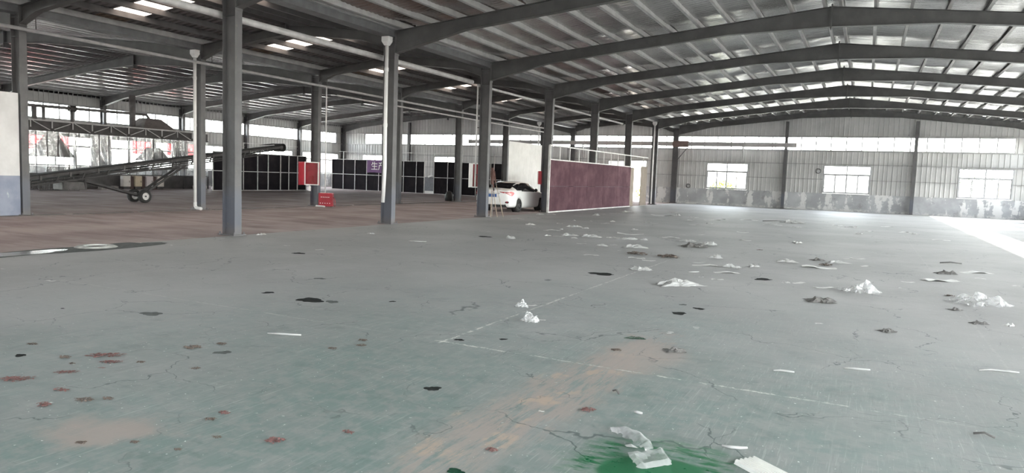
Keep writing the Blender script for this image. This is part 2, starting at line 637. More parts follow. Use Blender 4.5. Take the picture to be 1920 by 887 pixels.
STEEL = mat_steel()
BEAM = mat_steel('painted_steel_beam', (0.085, 0.083, 0.083), foot=False)
GALV = plain('galvanised_purlin', (0.34, 0.335, 0.33), 0.45, 0.0, 0.12, 3, 'world')
DARKPUR = plain('dark_purlin', (0.13, 0.125, 0.125), 0.5, 0.0, 0.12, 3, 'world')
WHITEPUR = plain('bright_galvanised_purlin', (0.86, 0.85, 0.85), 0.22, 0.85, 0.08, 3, 'world')
GUTTER = plain('dark_gutter_steel', (0.10, 0.10, 0.105), 0.5, 0.0, 0.2, 3, 'world')
SHEETL = plain('brown_grey_roof_sheet', (0.062, 0.056, 0.057), 0.55, 0.0, 0.18, 1.2, 'world')
SHEET = plain('grey_roof_sheet', (0.135, 0.128, 0.13), 0.5, 0.0, 0.18, 1.2, 'world')
FOIL = mat_foil()
CLAD = mat_cladding()
DADO = mat_dado()
DUCT = plain('grimy_duct', (0.13, 0.12, 0.12), 0.55, 0.0, 0.2, 4, 'world')
PVC = plain('white_pvc_pipe', (0.68, 0.67, 0.67), 0.4, 0.0, 0.06, 3, 'world')
GREYPIPE = plain('grey_steel_pipe', (0.42, 0.41, 0.41), 0.45, 0.0, 0.15, 4, 'world')
ALU = plain('aluminium_frame', (0.36, 0.36, 0.37), 0.4, 0.0, 0.08, 3, 'world')
GLASS = mat_glass()
TUBE = plain('pale_steel_tube', (0.55, 0.54, 0.53), 0.5, 0.0, 0.15, 5, 'world')
REDPAINT = plain('red_enamel', (0.30, 0.012, 0.026), 0.4, 0.0, 0.15, 4, 'object')
WHITEPAINT = plain('white_enamel', (0.78, 0.77, 0.76), 0.45, 0.0, 0.06, 4, 'object')
RUBBER = plain('black_rubber', (0.022, 0.021, 0.021), 0.8, 0.0, 0.2, 8, 'object')
DARKMETAL = plain('dark_oily_metal', (0.06, 0.055, 0.055), 0.55, 0.0, 0.3, 5, 'world')
CHROME = plain('bright_metal', (0.75, 0.75, 0.76), 0.25, 0.9, 0.05, 5, 'object')
BLACKPLY = mat_plywood('black_film_plywood', (0.016, 0.014, 0.017), (0.028, 0.023, 0.026), 0.7)
REDPLY = mat_plywood('red_brown_film_plywood', (0.075, 0.038, 0.048), (0.125, 0.070, 0.082), 0.75)
TANPLY = mat_plywood('weathered_tan_plywood', (0.20, 0.165, 0.135), (0.27, 0.23, 0.19), 0.6)

# ================================================================== STRUCTURE
random.seed(7)
# ---- floors
m = MB()
m.box(XA + 0.18, XE, YF, YW, -0.2, 0.0)
floor = m.build('floor', mat_floor_main())
tag(floor, 'worn green painted concrete floor of the big hall', kind='structure')
m = MB()
m.box(XC, XA + 0.16, YF, YW, -0.2, -0.012)
floor_l = m.build('floor', mat_floor_left())
tag(floor_l, 'brown dusty concrete floor of the left halls', kind='structure')
# dark kerb line along the middle column row
m = MB()
random.seed(3)
yy = YF + 0.3
while yy < YW - 0.3:
    L = random.uniform(1.2, 3.0)
    m.box(XB + random.uniform(0.25, 0.32), XB + random.uniform(0.40, 0.52), yy, min(yy + L, YW - 0.3), -0.012, 0.006)
    yy += L + random.uniform(0.05, 0.3)
m.build('concrete_kerb', plain('dark_kerb', (0.10, 0.085, 0.08), 0.8, 0, 0.2, 3, 'world'), floor_l)

# ---- outside ground
m = MB()
m.box(-140, 120, -90, 160, -0.6, -0.3)
ground = m.build('outside_ground', plain('dry_yard', (0.42, 0.40, 0.36), 0.9, 0, 0.2, 0.4, 'world'))
tag(ground, 'pale dry yard outside the hall', kind='structure')

# ---- roof
ceiling = structure('ceiling', (0, 0, 0), 0, 'pitched roof with galvanised purlins, foil lining and grey sheets')


def purlin_mesh(mat, web=0.17):
    q = MB()
    L0, L1 = YF + 0.1, YW - 0.05
    t = 0.006
    q.box(-0.02, 0.065, L0, L1, 0, t)
    q.box(0.065 - t, 0.065, L0, L1, 0, web)
    q.box(0, 0.065, L0, L1, web - t, web)
    q.box(-0.02, -0.02 + t, L0, L1, t, 0.02)
    return q.mesh('purlin', mat)


PUR = {'galv': purlin_mesh(GALV), 'dark': purlin_mesh(DARKPUR), 'white': purlin_mesh(WHITEPUR)}


def purlins(x_eave, x_ridge, slope, kind):
    sg = 1 if x_eave > x_ridge else -1
    half = abs(x_eave - x_ridge)
    xs = [0.22 + 0.93 * i for i in range(40) if 0.22 + 0.93 * i < half - 0.45] + [half - 0.24]
    for d in xs:
        x = x_ridge + sg * d
        o = link('purlin', PUR['galv' if d == xs[-1] else kind], ceiling, (x, 0, roof_z(x) + 0.004), (0, sg * math.atan(slope), 0))


purlins(XE, XR, S_MAIN, 'galv')
purlins(XA, XR, S_MAIN, 'galv')
purlins(XA, XM, S_MID, 'dark')
purlins(XB, XM, S_MID, 'dark')
purlins(XB, XL, S_LEFT, 'white')
purlins(XC, XL, S_LEFT, 'white')


# foil lining of the big span, one sheet per bay and slope, sagging between the frames
def foil_mesh(sg):
    q = MB()
    nx, ny = 26, 240
    half = XE - XR
    vs = []
    rnd = random.Random(5 if sg > 0 else 9)
    ph = [rnd.uniform(0, 6.28) for _ in range(nx + 1)]
    for j in range(ny + 1):
        t = j / ny
        for i in range(nx + 1):
            d = half * i / nx
            sag = -0.075 * math.sin(0.5 * math.pi * t / 0.80) ** 1.5 if t < 0.80 else -0.075 * (0.5 + 0.5 * math.cos(math.pi * (t - 0.80) / 0.20))
            wave = (0.0060 + 0.0024 * math.sin(ph[i])) * math.sin(2 * math.pi * t * 6.0 / 0.20 + 0.9 * math.sin(ph[i] + t * 9)) + 0.007 * math.sin(t * 25 + ph[i])
            z = (half - d) * S_MAIN + 0.20 + sag + wave + (0.012 * math.sin(d / 0.93 * 2 * math.pi))
            vs.append((sg * d, t * BAY, z))
    fs = [(j * (nx + 1) + i, j * (nx + 1) + i + 1, (j + 1) * (nx + 1) + i + 1, (j + 1) * (nx + 1) + i) for j in range(ny) for i in range(nx)]
    q.add(vs, fs)
    return q.mesh('foil_sheet', FOIL, smooth=True)


for sg in (1, -1):
    fm = foil_mesh(sg)
    for k in range(-3, 7):
        link('foil_sheet', fm, ceiling, (XR, YK(k), EAVE))
# opaque outer skin over the whole foil-lined roof (keeps the daylight out)
for sg in (1, -1):
    q = MB()
    q.bar((XR, (YF + YW) / 2, roof_z(XR) + 0.34), (XR + sg * (XE - XR), (YF + YW) / 2, EAVE + 0.34), YW - YF + 0.4, 0.05)
    q.build('outer_roof_sheet', SHEET, ceiling)


# ribbed grey sheets over the two left spans, one panel per metre
def rib_panel(half, slope, sg, name, mat):
    q = MB()
    prof = []
    w = 1.0
    for r in (0.125, 0.375, 0.625, 0.875):
        prof += [(r - 0.05, 0.0), (r - 0.03, 0.035), (r + 0.03, 0.035), (r + 0.05, 0.0)]
    prof = [(0.0, 0.0)] + prof + [(w, 0.0)]
    a = [(0.0, y, half * slope + 0.185 + z) for (y, z) in prof]
    b = [(sg * half, y, 0.185 + z) for (y, z) in prof]
    q.strip(a, b)
    return q.mesh(name, mat)


FRP = mat_translucent('weathered_frp_skylight', (0.34, 0.28, 0.23), 0.5)
for (xe, xr, sl) in ((XA, XM, S_MID), (XB, XM, S_MID), (XB, XL, S_LEFT), (XC, XL, S_LEFT)):
    sg = 1 if xe > xr else -1
    half = abs(xe - xr)
    pm = rib_panel(half, sl, sg, 'roof_sheet', SHEET if xr == XM else SHEETL)
    sk = rib_panel(half, sl, sg, 'skylight_sheet', FRP)
    n = int(round(YW - YF))
    for i in range(n):
        is_sky = (xr == XM and i % 6 == 2)
        link('skylight_sheet' if is_sky else 'roof_sheet', sk if is_sky else pm, ceiling, (xr, YF + i, EAVE))
# ridge caps
for xr in (XR, XM, XL):
    q = MB()
    q.box(xr - 0.25, xr + 0.25, YF, YW, roof_z(xr) + 0.2, roof_z(xr) + 0.215)
    q.build('ridge_cap', SHEET, ceiling)
# valley gutters over the column rows
for xg in (XA, XB):
    q = MB()
    z0, z1 = 5.63, 6.02
    q.box(xg - 0.2, xg + 0.2, YF, YW, z0, z0 + 0.01)
    q.box(xg - 0.205, xg - 0.195, YF, YW, z0, z1)
    q.box(xg + 0.195, xg + 0.205, YF, YW, z0, z1)
    g = q.build('valley_gutter', GUTTER, ceiling)
    q = MB()
    q.box(xg - 1.15, xg + (0.5 if xg == XA else 1.15), YF, YW, 6.10, 6.13)
    q.build('valley_light_block', SHEET, ceiling)  # unseen sheet added above the gutter to stop sky light leaking in
# eave closers at the outer walls
for xg, s_ in ((XE, 1), (XC, -1)):
    q = MB()
    q.box(min(xg, xg + s_ * 0.3), max(xg, xg + s_ * 0.3), YF, YW, 5.7, 6.3)
    q.build('eave_closer', SHEET, ceiling)


# ---- steel columns
def column(h):
    t = thing('steel_column', 'x', 'column')
    q = MB(); q.box(-0.186, 0.186, -0.006, 0.006, 0.02, h); q.build('web', STEEL, t)
    for s_ in (-1, 1):
        q = MB(); q.box(s_ * 0.2 - (0.014 if s_ > 0 else 0), s_ * 0.2 + (0.014 if s_ < 0 else 0), -0.1, 0.1, 0.02, h); q.build('flange', STEEL, t)
    q = MB(); q.box(-0.26, 0.26, -0.18, 0.18, 0.0, 0.022)
    for bx in (-0.23, 0.23):
        for by in (-0.14, 0.14):
            q.lathe([(0.02, 0.018), (0.075, 0.018), (0.075, 0.001)], 'z', 8, (bx, by, 0))
    q.build('base_plate', STEEL, t)
    q = MB()
    for zz in (h - 0.62, h - 0.08):
        q.box(-0.186, 0.186, -0.095, 0.095, zz, zz + 0.012)
    q.build('stiffener', STEEL, t)
    return t


proto = column(5.62)
A_LAB = {
    -2: 'dark steel column beside the big hall, behind the photographer',
    -1: 'dark steel column on the green floor edge before the manhole',
    0: 'lone dark steel column with blue-grey foot on the edge of the green floor',
    1: 'dark steel column with a white downpipe that stops above its blue-grey foot',
    2: 'dark steel column with brooms leaning on it beside the white car',
    3: 'dark steel column at the near end of the red-brown plywood partition',
    4: 'dark steel column rising behind the middle of the red-brown plywood partition',
    5: 'dark steel column rising behind the far end of the red-brown plywood partition',
    6: 'dark steel column with a full-height white downpipe near the back wall',
    7: 'dark steel column against the back wall at the end of the partition row',
}
first = True
for k in range(-2, 8):
    y = YK(k) - (0.15 if k == 7 else 0)
    if first:
        proto.location = (XA, y, 0); proto['label'] = A_LAB[k]; first = False
    else:
        copy_tree(proto, (XA, y, 0), A_LAB[k])
B_LAB = {
    -1: 'dark steel column at the start of the white and blue wall stub',
    0: 'dark steel column at the end of the white and blue wall stub',
    1: 'dark steel column with white downpipe and shoe in front of the conveyor',
    2: 'dark steel column carrying the open red hose cabinet',
    3: 'dark steel column seen beside the purple banner',
    4: 'dark steel column in front of the black partition by the half-height grey door',
    5: 'dark steel column at the near edge of the white corrugated sheet wall',
    6: 'dark steel column at the far edge of the white corrugated sheet wall',
    7: 'dark steel column against the back wall behind the white sheet wall',
}
for k in range(-1, 8):
    y = YK(k) - (0.15 if k == 7 else 0)
    copy_tree(proto, (XB, y, -0.012), B_LAB[k])
for k in range(0, 8):
    y = YK(k) - (0.15 if k == 7 else 0)
    o = copy_tree(proto, (XC + 0.25, y, -0.012), 'dark steel column against the left side wall')
    if k == 7:
        o['label'] = 'dark steel column in the corner of left side wall and back wall'
    else:
        o['group'] = 'columns along the left side wall'
for k in range(-2, 8):
    y = YK(k) - (0.15 if k == 7 else 0)
    o = copy_tree(proto, (XE - 0.25, y, 0), 'dark steel column against the right side wall')
    o['group'] = 'columns along the right side wall'


# ---- rafters (tapered I beams), one beam per frame and span
def rafter(x0, x1, xr, slope, y, label, group=None, hd=0.66, md=0.36, rd=0.60, hl=2.6, rl=3.0, down=0.0):
    t = thing('roof_beam', label, 'beam', (xr, y, roof_z(xr)), 0, group)
    xs = [x0 + 0.2]
    half0, half1 = xr - x0, x1 - xr
    pts = [x0 + 0.2, x0 + hl, xr - rl, xr, xr + rl, x1 - hl, x1 - 0.2]
    dep = [hd, md, md, rd, md, md, hd]
    top = [(px - xr, roof_z(px) - roof_z(xr)) for px in pts]
    bot = [(px - xr, roof_z(px) - d_ - roof_z(xr)) for px, d_ in zip(pts, dep)]
    n = len(pts)
    q = MB()
    for i in range(n - 1):
        q.prism([top[i], top[i + 1], bot[i + 1], bot[i]], 1, -0.005, 0.005)
    q.build('web', BEAM, t)
    for nm, line, s_ in (('top_flange', top, -1), ('bottom_flange', bot, 1)):
        q = MB()
        for i in range(n - 1):
            (a, az), (b, bz) = line[i], line[i + 1]
            q.prism([(a, az), (b, bz), (b, bz + s_ * 0.012), (a, az + s_ * 0.012)], 1, -0.1, 0.1)
        q.build(nm, BEAM, t)
    q = MB()
    q.box(-0.022, 0.022, -0.11, 0.11, -rd - 0.07 - down, 0.07)
    q.build('ridge_plate', BEAM, t)
    for px, d_ in ((pts[0], hd), (pts[-1], hd)):
        s_ = 1 if px < xr else -1
        q = MB()
        zc = roof_z(px) - roof_z(xr)
        q.box(px - xr - 0.012, px - xr + 0.012, -0.11, 0.11, zc - d_ - 0.06, zc + 0.05)
        q.build('end_plate', BEAM, t)
    return t


for k in range(-2, 8):
    y = YK(k) - (0.15 if k == 7 else 0)
    rafter(XA, XE, XR, S_MAIN, y, 'long tapered dark steel roof beam spanning the foil-lined hall', 'roof beams of the foil-lined hall')
for k in range(-1, 8):
    y = YK(k) - (0.15 if k == 7 else 0)
    rafter(XB, XA, XM, S_MID, y, 'short dark steel roof beam between the two inner column rows', 'roof beams of the narrow middle span', 0.50, 0.30, 0.32, 1.0, 1.2)
    if k >= 0:
        rafter(XC, XB, XL, S_LEFT, y, 'dark steel roof beam spanning the left hall with the conveyor', 'roof beams of the left hall', 0.62, 0.36, 0.5, 2.4, 3.0, 0.12)


# ---- walls
def rib_profile(w):
    prof = [(0.0, 0.0)]
    r = 0.15
    while r + 0.04 < w:
        prof += [(r - 0.035, 0.0), (r - 0.018, 0.028), (r + 0.018, 0.028), (r + 0.035, 0.0)]
        r += 0.30
    prof.append((w, 0.0))
    return prof


_panel_cache = {}


def cladding(parent, a0, a1, z0, z1=None, top=None):
    """vertical ribbed panels 0.9 m wide between a0 and a1"""
    n = max(1, int(round((a1 - a0) / 0.9)))
    w = (a1 - a0) / n
    for i in range(n):
        s0 = a0 + i * w
        if top is None:
            key = (round(w, 3), z0, z1)
            if key not in _panel_cache:
                q = MB()
                pr = rib_profile(w)
                q.strip([(x, -y, z0) for x, y in pr], [(x, -y, z1) for x, y in pr])
                _panel_cache[key] = q.mesh('cladding_panel', CLAD)
            me = _panel_cache[key]
        else:
            q = MB()
            pr = rib_profile(w)
            q.strip([(x, -y, z0) for x, y in pr], [(x, -y, top(s0 + x)) for x, y in pr])
            me = q.mesh('cladding_panel', CLAD)
        link('cladding_panel', me, parent, (s0, 0, 0))


Z_D, Z_W0, Z_W1, Z_S0, Z_S1 = 1.15, 1.20, 3.12, 4.13, 5.07
_wn = [0]


def next_window(loc, rot, label):
    _wn[0] += 1
    o = structure('window_%d' % _wn[0], loc, rot, label)
    return o


def strip_window(loc, rot, a0, a1, label, panes=True):
    wdw = next_window(loc, rot, label)
    n = int(round((a1 - a0) / 0.95))
    w = (a1 - a0) / n
    q = MB()
    q.box(a0, a1, -0.03, 0.03, Z_S0, Z_S0 + 0.04)
    q.box(a0, a1, -0.03, 0.03, Z_S1 - 0.04, Z_S1)
    q.box(a0, a0 + 0.04, -0.03, 0.03, Z_S0 + 0.04, Z_S1 - 0.04)
    q.box(a1 - 0.04, a1, -0.03, 0.03, Z_S0 + 0.04, Z_S1 - 0.04)
    q.build('frame', ALU, wdw)
    q = MB(); q.box(-0.035, 0.035, -0.03, 0.03, Z_S0 + 0.04, Z_S1 - 0.04)
    mm = q.mesh('mullion', ALU)
    q = MB(); q.box(0.036, w - 0.036, -0.003, 0.003, Z_S0 + 0.04, Z_S1 - 0.04)
    pm = q.mesh('pane', GLASS)
    for i in range(n):
        if i:
            link('mullion', mm, wdw, (a0 + i * w, 0, 0))
        if panes:
            link('pane', pm, wdw, (a0 + i * w, 0, 0))
    return wdw


def sash_window(loc, rot, a0, a1, label):
    wdw = next_window(loc, rot, label)
    z0, z1, zt = Z_W0, Z_W1, 2.50
    q = MB()
    f = 0.065
    q.box(a0, a1, -0.04, 0.05, z0, z0 + f); q.box(a0, a1, -0.04, 0.05, z1 - f, z1)
    q.box(a0, a0 + f, -0.04, 0.05, z0 + f, z1 - f); q.box(a1 - f, a1, -0.04, 0.05, z0 + f, z1 - f)
    q.build('frame', ALU, wdw)
    am = (a0 + a1) / 2
    q = MB(); q.box(a0 + f, a1 - f, -0.035, 0.035, zt - 0.025, zt + 0.055); q.build('transom', ALU, wdw)
    q = MB(); q.box(am - 0.04, am + 0.04, -0.035, 0.035, zt + 0.055, z1 - f); q.build('mullion', ALU, wdw)
    for (b0, b1) in ((a0 + f, am - 0.04), (am + 0.04, a1 - f)):
        q = MB(); q.box(b0, b1, -0.003, 0.003, zt + 0.055, z1 - f); q.build('pane', GLASS, wdw)
    w = (a1 - a0 - 2 * f) / 4
    for i in range(4):
        b0 = a0 + f + i * w; b1 = b0 + w
        y = -0.02 if i in (1, 2) else 0.02
        q = MB(); e = 0.048
        zb, ztp = z0 + f, zt - 0.025
        q.box(b0, b1, y - 0.014, y + 0.014, zb, zb + e); q.box(b0, b1, y - 0.014, y + 0.014, ztp - e, ztp)
        q.box(b0, b0 + e, y - 0.014, y + 0.014, zb + e, ztp - e); q.box(b1 - e, b1, y - 0.014, y + 0.014, zb + e, ztp - e)
        s_ = q.build('sash', ALU, wdw)
        q = MB(); q.box(b0 + e, b1 - e, y - 0.003, y + 0.003, zb + e, ztp - e); q.build('pane', GLASS, s_)
    return wdw


def wall(name, loc, rot, length, top, strips, wins, doors=(), strip_label='', win_label='', detail=True):
    """wall in local coordinates: x along the wall, +y outwards"""
    wl_ = structure(name, loc, rot, 'pale ribbed metal wall above a stained cement dado')
    # dado
    cuts = sorted(doors)
    a = 0.0
    for (d0, d1, dz) in list(cuts) + [(length, length, 0)]:
        if d0 > a:
            q = MB(); q.box(a, d0, -0.02, 0.22, -0.012, Z_D); q.build('cement_dado', DADO, wl_)
            q = MB(); q.box(a, d0, -0.05, 0.2, Z_D, Z_D + 0.045); q.build('dado_cap', DADO, wl_)
        a = max(a, d1)
    # mid band pieces between windows and doors
    ops = sorted([(w0, w1, Z_W0, Z_W1) for (w0, w1) in wins] + [(d0, d1, 0.0, dz) for (d0, d1, dz) in doors])
    a = 0.0
    for (o0, o1, oz0, oz1) in ops + [(length, length, 0, 0)]:
        if o0 > a + 0.05:
            cladding(wl_, a, o0, Z_D + 0.04, Z_S0)
        if o1 > o0:
            if oz1 < Z_S0:
                cladding(wl_, o0, o1, oz1, Z_S0)
        a = max(a, o1)
    # strip band
    a = 0.0
    for (s0, s1) in list(strips) + [(length, length)]:
        if s0 > a + 0.02:
            cladding(wl_, a, s0, Z_S0, Z_S1)
        a = max(a, s1)
    cladding(wl_, 0.0, length, Z_S1, top=top)
    # girts
    def girt(z, skip):
        a = 0.0
        for (o0, o1) in list(skip) + [(length, length)]:
            if o0 > a + 0.1:
                q = MB(); q.box(a, o0, -0.10, -0.03, z - 0.03, z + 0.03); q.build('girt', GIRT, wl_)
            a = max(a, o1)
    sk = sorted([(w0, w1) for (w0, w1) in wins] + [(d0, d1) for (d0, d1, _) in doors])
    girt(2.15, sk)
    girt(3.20, [(d0, d1) for (d0, d1, dz) in sorted(doors) if dz > 3.2])
    girt(4.09, [(d0, d1) for (d0, d1, dz) in sorted(doors) if dz > 4.0])
    girt(5.11, [])
    for (w0, w1) in wins:
        sash_window(loc, rot, w0, w1, win_label)
    for (s0, s1) in strips:
        strip_window(loc, rot, s0, s1, strip_label)
    return wl_


GIRT = plain('grey_girt', (0.30, 0.295, 0.29), 0.5, 0, 0.12, 3, 'world')
# back wall: local x = X - XC
L = lambda X: X - XC
bw = [(XR + 8.0 * i - 1.48, XR + 8.0 * i + 1.48) for i in (-1, 0, 1)]
bw += [(XL + 8.0 * i - 1.48, XL + 8.0 * i + 1.48) for i in (-1, 0, 1)]
bw += [(-18.55, -16.85)]
wall('wall_back', (XC, YW, 0), 0.0, XE - XC, lambda a: roof_z(XC + a) + 0.2, [(L(-42.7), L(8.1))],
     sorted((L(a), L(b)) for a, b in bw), [(L(-16.65), L(-15.45), 3.12)],
     'long clerestory strip of clear panes high in the back wall', 'aluminium sliding window in the back wall')
# left wall: local x = Y - YF, outward = -X
side_w = [(YK(k) + 0.6 - YF, YK(k) + 5.4 - YF) for k in range(-3, 7)]
wall('wall_left', (XC, YF, 0), math.radians(90), YW - YF, lambda a: 6.0, [(0.8, YW - YF - 0.9)], side_w, [],
     'long clerestory strip of clear panes high in the left wall', 'aluminium sliding window in the left wall')
# right wall: local x runs from the back to the front
side_r = [(YW - (YK(k) + 4.5), YW - (YK(k) + 1.5)) for k in range(6, -4, -1)]
wall('wall_right', (XE, YW, 0), math.radians(-90), YW - YF, lambda a: 6.0, [(0.9, YW - YF - 0.8)], side_r, [],
     'long clerestory strip of clear panes high in the right wall', 'aluminium sliding window in the right wall')
# wall behind the camera: local x runs from right to left
wall('wall_front', (XE, YF, 0), math.radians(180), XE - XC, lambda a: roof_z(XE - a) + 0.2, [(2.4, 52.0)], [],
     [(3.5, 8.0, 4.1)], 'long clerestory strip of clear panes high in the front wall', 'window')

# wind posts on the back wall
def wind_post(X, label):
    t = thing('wind_post', label, 'post', (X, YW - 0.24, 0))
    h = roof_z(X) - 0.5
    q = MB(); q.box(-0.1, 0.1, -0.125, -0.113, 0.012, h); q.build('flange', STEEL, t)
    q = MB(); q.box(-0.1, 0.1, 0.093, 0.105, 0.012, h); q.build('flange', STEEL, t)
    q = MB(); q.box(-0.005, 0.005, -0.113, 0.093, 0.012, h); q.build('web', STEEL, t)
    q = MB(); q.box(-0.16, 0.16, -0.2, 0.108, 0.0, 0.012); q.build('base_plate', STEEL, t)


wind_post(XR - 4.0, 'slim dark wind post on the back wall at the end of the hanging duct')
wind_post(XR + 4.0, 'slim dark wind post on the back wall beside the sunlit floor')
wind_post(XL - 4.0, 'slim dark wind post on the back wall behind the purple banner')
wind_post(XL + 4.0, 'slim dark wind post on the back wall behind the black partition')

# ================================================================== OBJECTS
# ---- downpipes
def downpipe(label, x, y, ztop, pts, shoe=None):
    t = thing('downpipe', label, 'pipe', (x, y, 0))
    q = MB(); q.tube(pts, 0.055, 12); q.build('pipe', PVC, t, smooth=True)
    q = MB()
    q.add([(sx * a, sy * b, z) for (a, b, z) in ((0.13, 0.10, ztop + 0.02), (0.13, 0.10, ztop - 0.12), (0.06, 0.06, ztop - 0.24)) for sx, sy in ((-1, -1), (1, -1), (1, 1), (-1, 1))],
          [(3, 2, 1, 0), (8, 9, 10, 11)] + [(r * 4 + i, r * 4 + (i + 1) % 4, r * 4 + 4 + (i + 1) % 4, r * 4 + 4 + i) for r in (0, 1) for i in range(4)])
    q.build('hopper', PVC, t)
    for zc in (ztop - 0.95, ztop - 2.6, (pts[-1][2] + 1.1)):
        xx = pts[0][0]
        q = MB(); q.lathe([(zc - 0.05, 0.056), (zc - 0.05, 0.064), (zc + 0.05, 0.064), (zc + 0.05, 0.056)], 'z', 12, (0, 0, 0))
        if zc > ztop - 3:
            q.build('coupling', PVC, t, smooth=False)
    if shoe:
        q = MB(); q.tube(shoe, 0.06, 12); q.build('shoe', PVC, t, smooth=True)
    return t


downpipe('white downpipe that stops short of the floor, hanging on a steel column with blue-grey foot', XA + 0.03, YK(1) - 0.26, 5.6,
         [(0, 0, 5.38), (0, 0, 2.6), (0.03, -0.02, 1.7), (-0.02, -0.02, 0.66)])
downpipe('white downpipe with a floor shoe, on the steel column in front of the conveyor', XB + 0.09, YK(1) - 0.26, 5.6,
         [(0, 0, 5.38), (0, 0, 3), (0, 0, 0.2)], [(0, 0, 0.26), (0, 0, 0.14), (0.06, -0.01, 0.07), (0.2, -0.03, 0.05), (0.36, -0.05, 0.05)])
downpipe('white downpipe to the floor on the steel column near the back wall', XA - 0.01, YK(6) - 0.26, 5.6,
         [(0, 0, 5.38), (0, 0, 3), (0, 0, 0.05)])
downpipe('white downpipe on the steel column at the far edge of the white sheet wall', XB - 0.26, YK(6) - 0.26, 5.6,
         [(0, 0, 5.38), (0, 0, 4.5), (0, 0, 0.05)])


# ---- service pipes slung along the column rows
def service_pipe(label, pts, r, mat, hang=None, n=12):
    t = thing('service_pipe', label, 'pipe', pts[0])
    q = MB(); q.tube(pts, r, n); q.build('pipe', mat, t, smooth=True, world=True)
    for (x, y, z, zt) in hang or []:
        q = MB(); q.bar((x, y, z), (x, y, zt), 0.015, 0.03); q.build('hanger', DARKMETAL, t, world=True)
    return t


service_pipe('thick grey pipe slung along the inner column row, ending at a white riser', [(XA - 0.42, YK(-2), 5.05), (XA - 0.42, YK(2) - 0.35, 5.08)], 0.085, GREYPIPE,
             [(XA - 0.42, YK(k) + 0.2, 5.05, 5.5) for k in (-1, 0, 1)])
service_pipe('thinner grey pipe slung along the inner column row beyond the white riser', [(XA - 0.42, YK(2) + 0.1, 5.02), (XA - 0.42, YK(5), 5.02)], 0.05, GREYPIPE,
             [(XA - 0.42, YK(k) + 0.3, 5.02, 6.04) for k in (2, 3, 4)])
service_pipe('white riser pipe down to the hose cabinet on the column with the brooms', [(XA - 0.36, YK(2), 5.0), (XA - 0.36, YK(2), 1.15)], 0.035, PVC)
for z_ in (1.6, 3.4, 4.6):
    q = MB(); q.bar((0.03, 0, z_ - 5.0), (0.157, 0, z_ - 5.0), 0.03, 0.03); q.build('clamp', DARKMETAL, [o for o in C.objects if o.name.startswith('service_pipe')][-1])
service_pipe('long thin grey pipe slung along the second column row', [(XB + 0.30, YK(-2), 5.2), (XB + 0.30, YK(6), 5.14)], 0.05, GREYPIPE,
             [(XB + 0.30, YK(k) + 0.3, 5.18, 5.6) for k in range(-1, 6)])
service_pipe('lower thin grey pipe slung along the second column row', [(XB + 0.30, YK(2) + 1, 4.88), (XB + 0.30, YK(6), 4.86)], 0.04, GREYPIPE)
service_pipe('white riser pipe down to the open red hose cabinet', [(XB + 0.36, YK(2) + 0.22, 5.15), (XB + 0.36, YK(2) + 0.22, -0.012)], 0.03, PVC)

# ---- box duct in front of the back wall
duct = thing('box_duct', 'long grey box duct hanging in front of the back clerestory', 'duct', (-17.8, 53.05, 4.45))
q = MB(); q.box(-31.0, -4.6, 52.92, 53.2, 4.30, 4.60); q.build('duct_run', plain('grey_duct', (0.36, 0.34, 0.34), 0.5, 0, 0.12, 2, 'world'), duct, world=True)
for x in (-28, -24, -20, -16.5, -12.9, -9.0, -6.0):
    q = MB(); q.box(x - 0.03, x + 0.03, 52.90, 53.22, 4.285, 4.615); q.build('joint_band', GIRT, duct, world=True)
q = MB(); q.box(-13.25, -12.1, 52.85, 53.25, 4.22, 4.66); q.build('fan_box', plain('brown_fan_box', (0.16, 0.11, 0.10), 0.6), duct, world=True)
for x in (-8.2, -20.5):
    q = MB(); q.bar((x, 53.1, 4.3), (x, 53.1, 3.3), 0.10, 0.10); q.build('drop_leg', GALV, duct, world=True)
q = MB(); q.bar((-12.9, 53.2, 3.3), (-12.15, 53.05, 4.2), 0.05, 0.05); q.build('bracket', STEEL, duct, world=True)
for x in (-26, -22.3, -18, -10.5, -6.5):
    q = MB(); q.bar((x, 53.2, 4.45), (x, 53.62, 4.45), 0.04, 0.04); q.build('bracket', STEEL, duct, world=True)


# ---- loose ring coils on the back wall
def coil(x, z, r, label):
    q = MB()
    pts = [(r * math.cos(t), 0.02 * math.sin(3 * t), r * math.sin(t)) for t in [2 * math.pi * i / 20 for i in range(21)]]
    q.tube(pts, 0.02, 6)
    pts = [(r * 0.85 * math.cos(t) + 0.03, -0.035, r * 0.8 * math.sin(t) - 0.02) for t in [2 * math.pi * i / 20 for i in range(21)]]
    q.tube(pts, 0.018, 6)
    o = q.build('cable_coil', DARKMETAL, None, (x, YW - 0.1, z), smooth=True)
    tag(o, label, 'cable')


coil(-3.15, 2.72, 0.17, 'round coil of cable hung on the back wall beside a window')
coil(-12.1, 1.35, 0.15, 'small round coil of cable hung low on the back wall by the corner column')

# ---- masonry stub, white above and blue-grey below
q = N('two_tone_wall_paint')
zz = q.xyz()[2]
f_ = q.noise(3, 4)
c_ = q.mix(q.step(f_, 0.3, 0.7), (0.55, 0.54, 0.54), (0.62, 0.61, 0.61))
b_ = q.mix(q.step(f_, 0.3, 0.7), (0.20, 0.22, 0.29), (0.26, 0.28, 0.35))
c_ = q.mix(q.math('SUBTRACT', 1.0, q.step(zz, 1.105, 1.115)), c_, b_)
pl_ = q.step(q.noise(1.0, 5, 0.65, co=q.scaled((5, 5, 1.4))), 0.60, 0.66)
c_ = q.mix(q.math('MULTIPLY', q.math('MULTIPLY', pl_, q.math('SUBTRACT', 1.0, q.step(zz, 0.5, 0.75))), 0.8), c_, (0.6, 0.6, 0.6))
TWOTONE = q.out(q.bsdf(c_, 0.7))
q = MB(); q.box(XB - 0.12, XB + 0.13, YK(-1) + 0.12, YK(0) - 0.12, -0.012, 3.42)
o = q.build('wall_stub', TWOTONE)
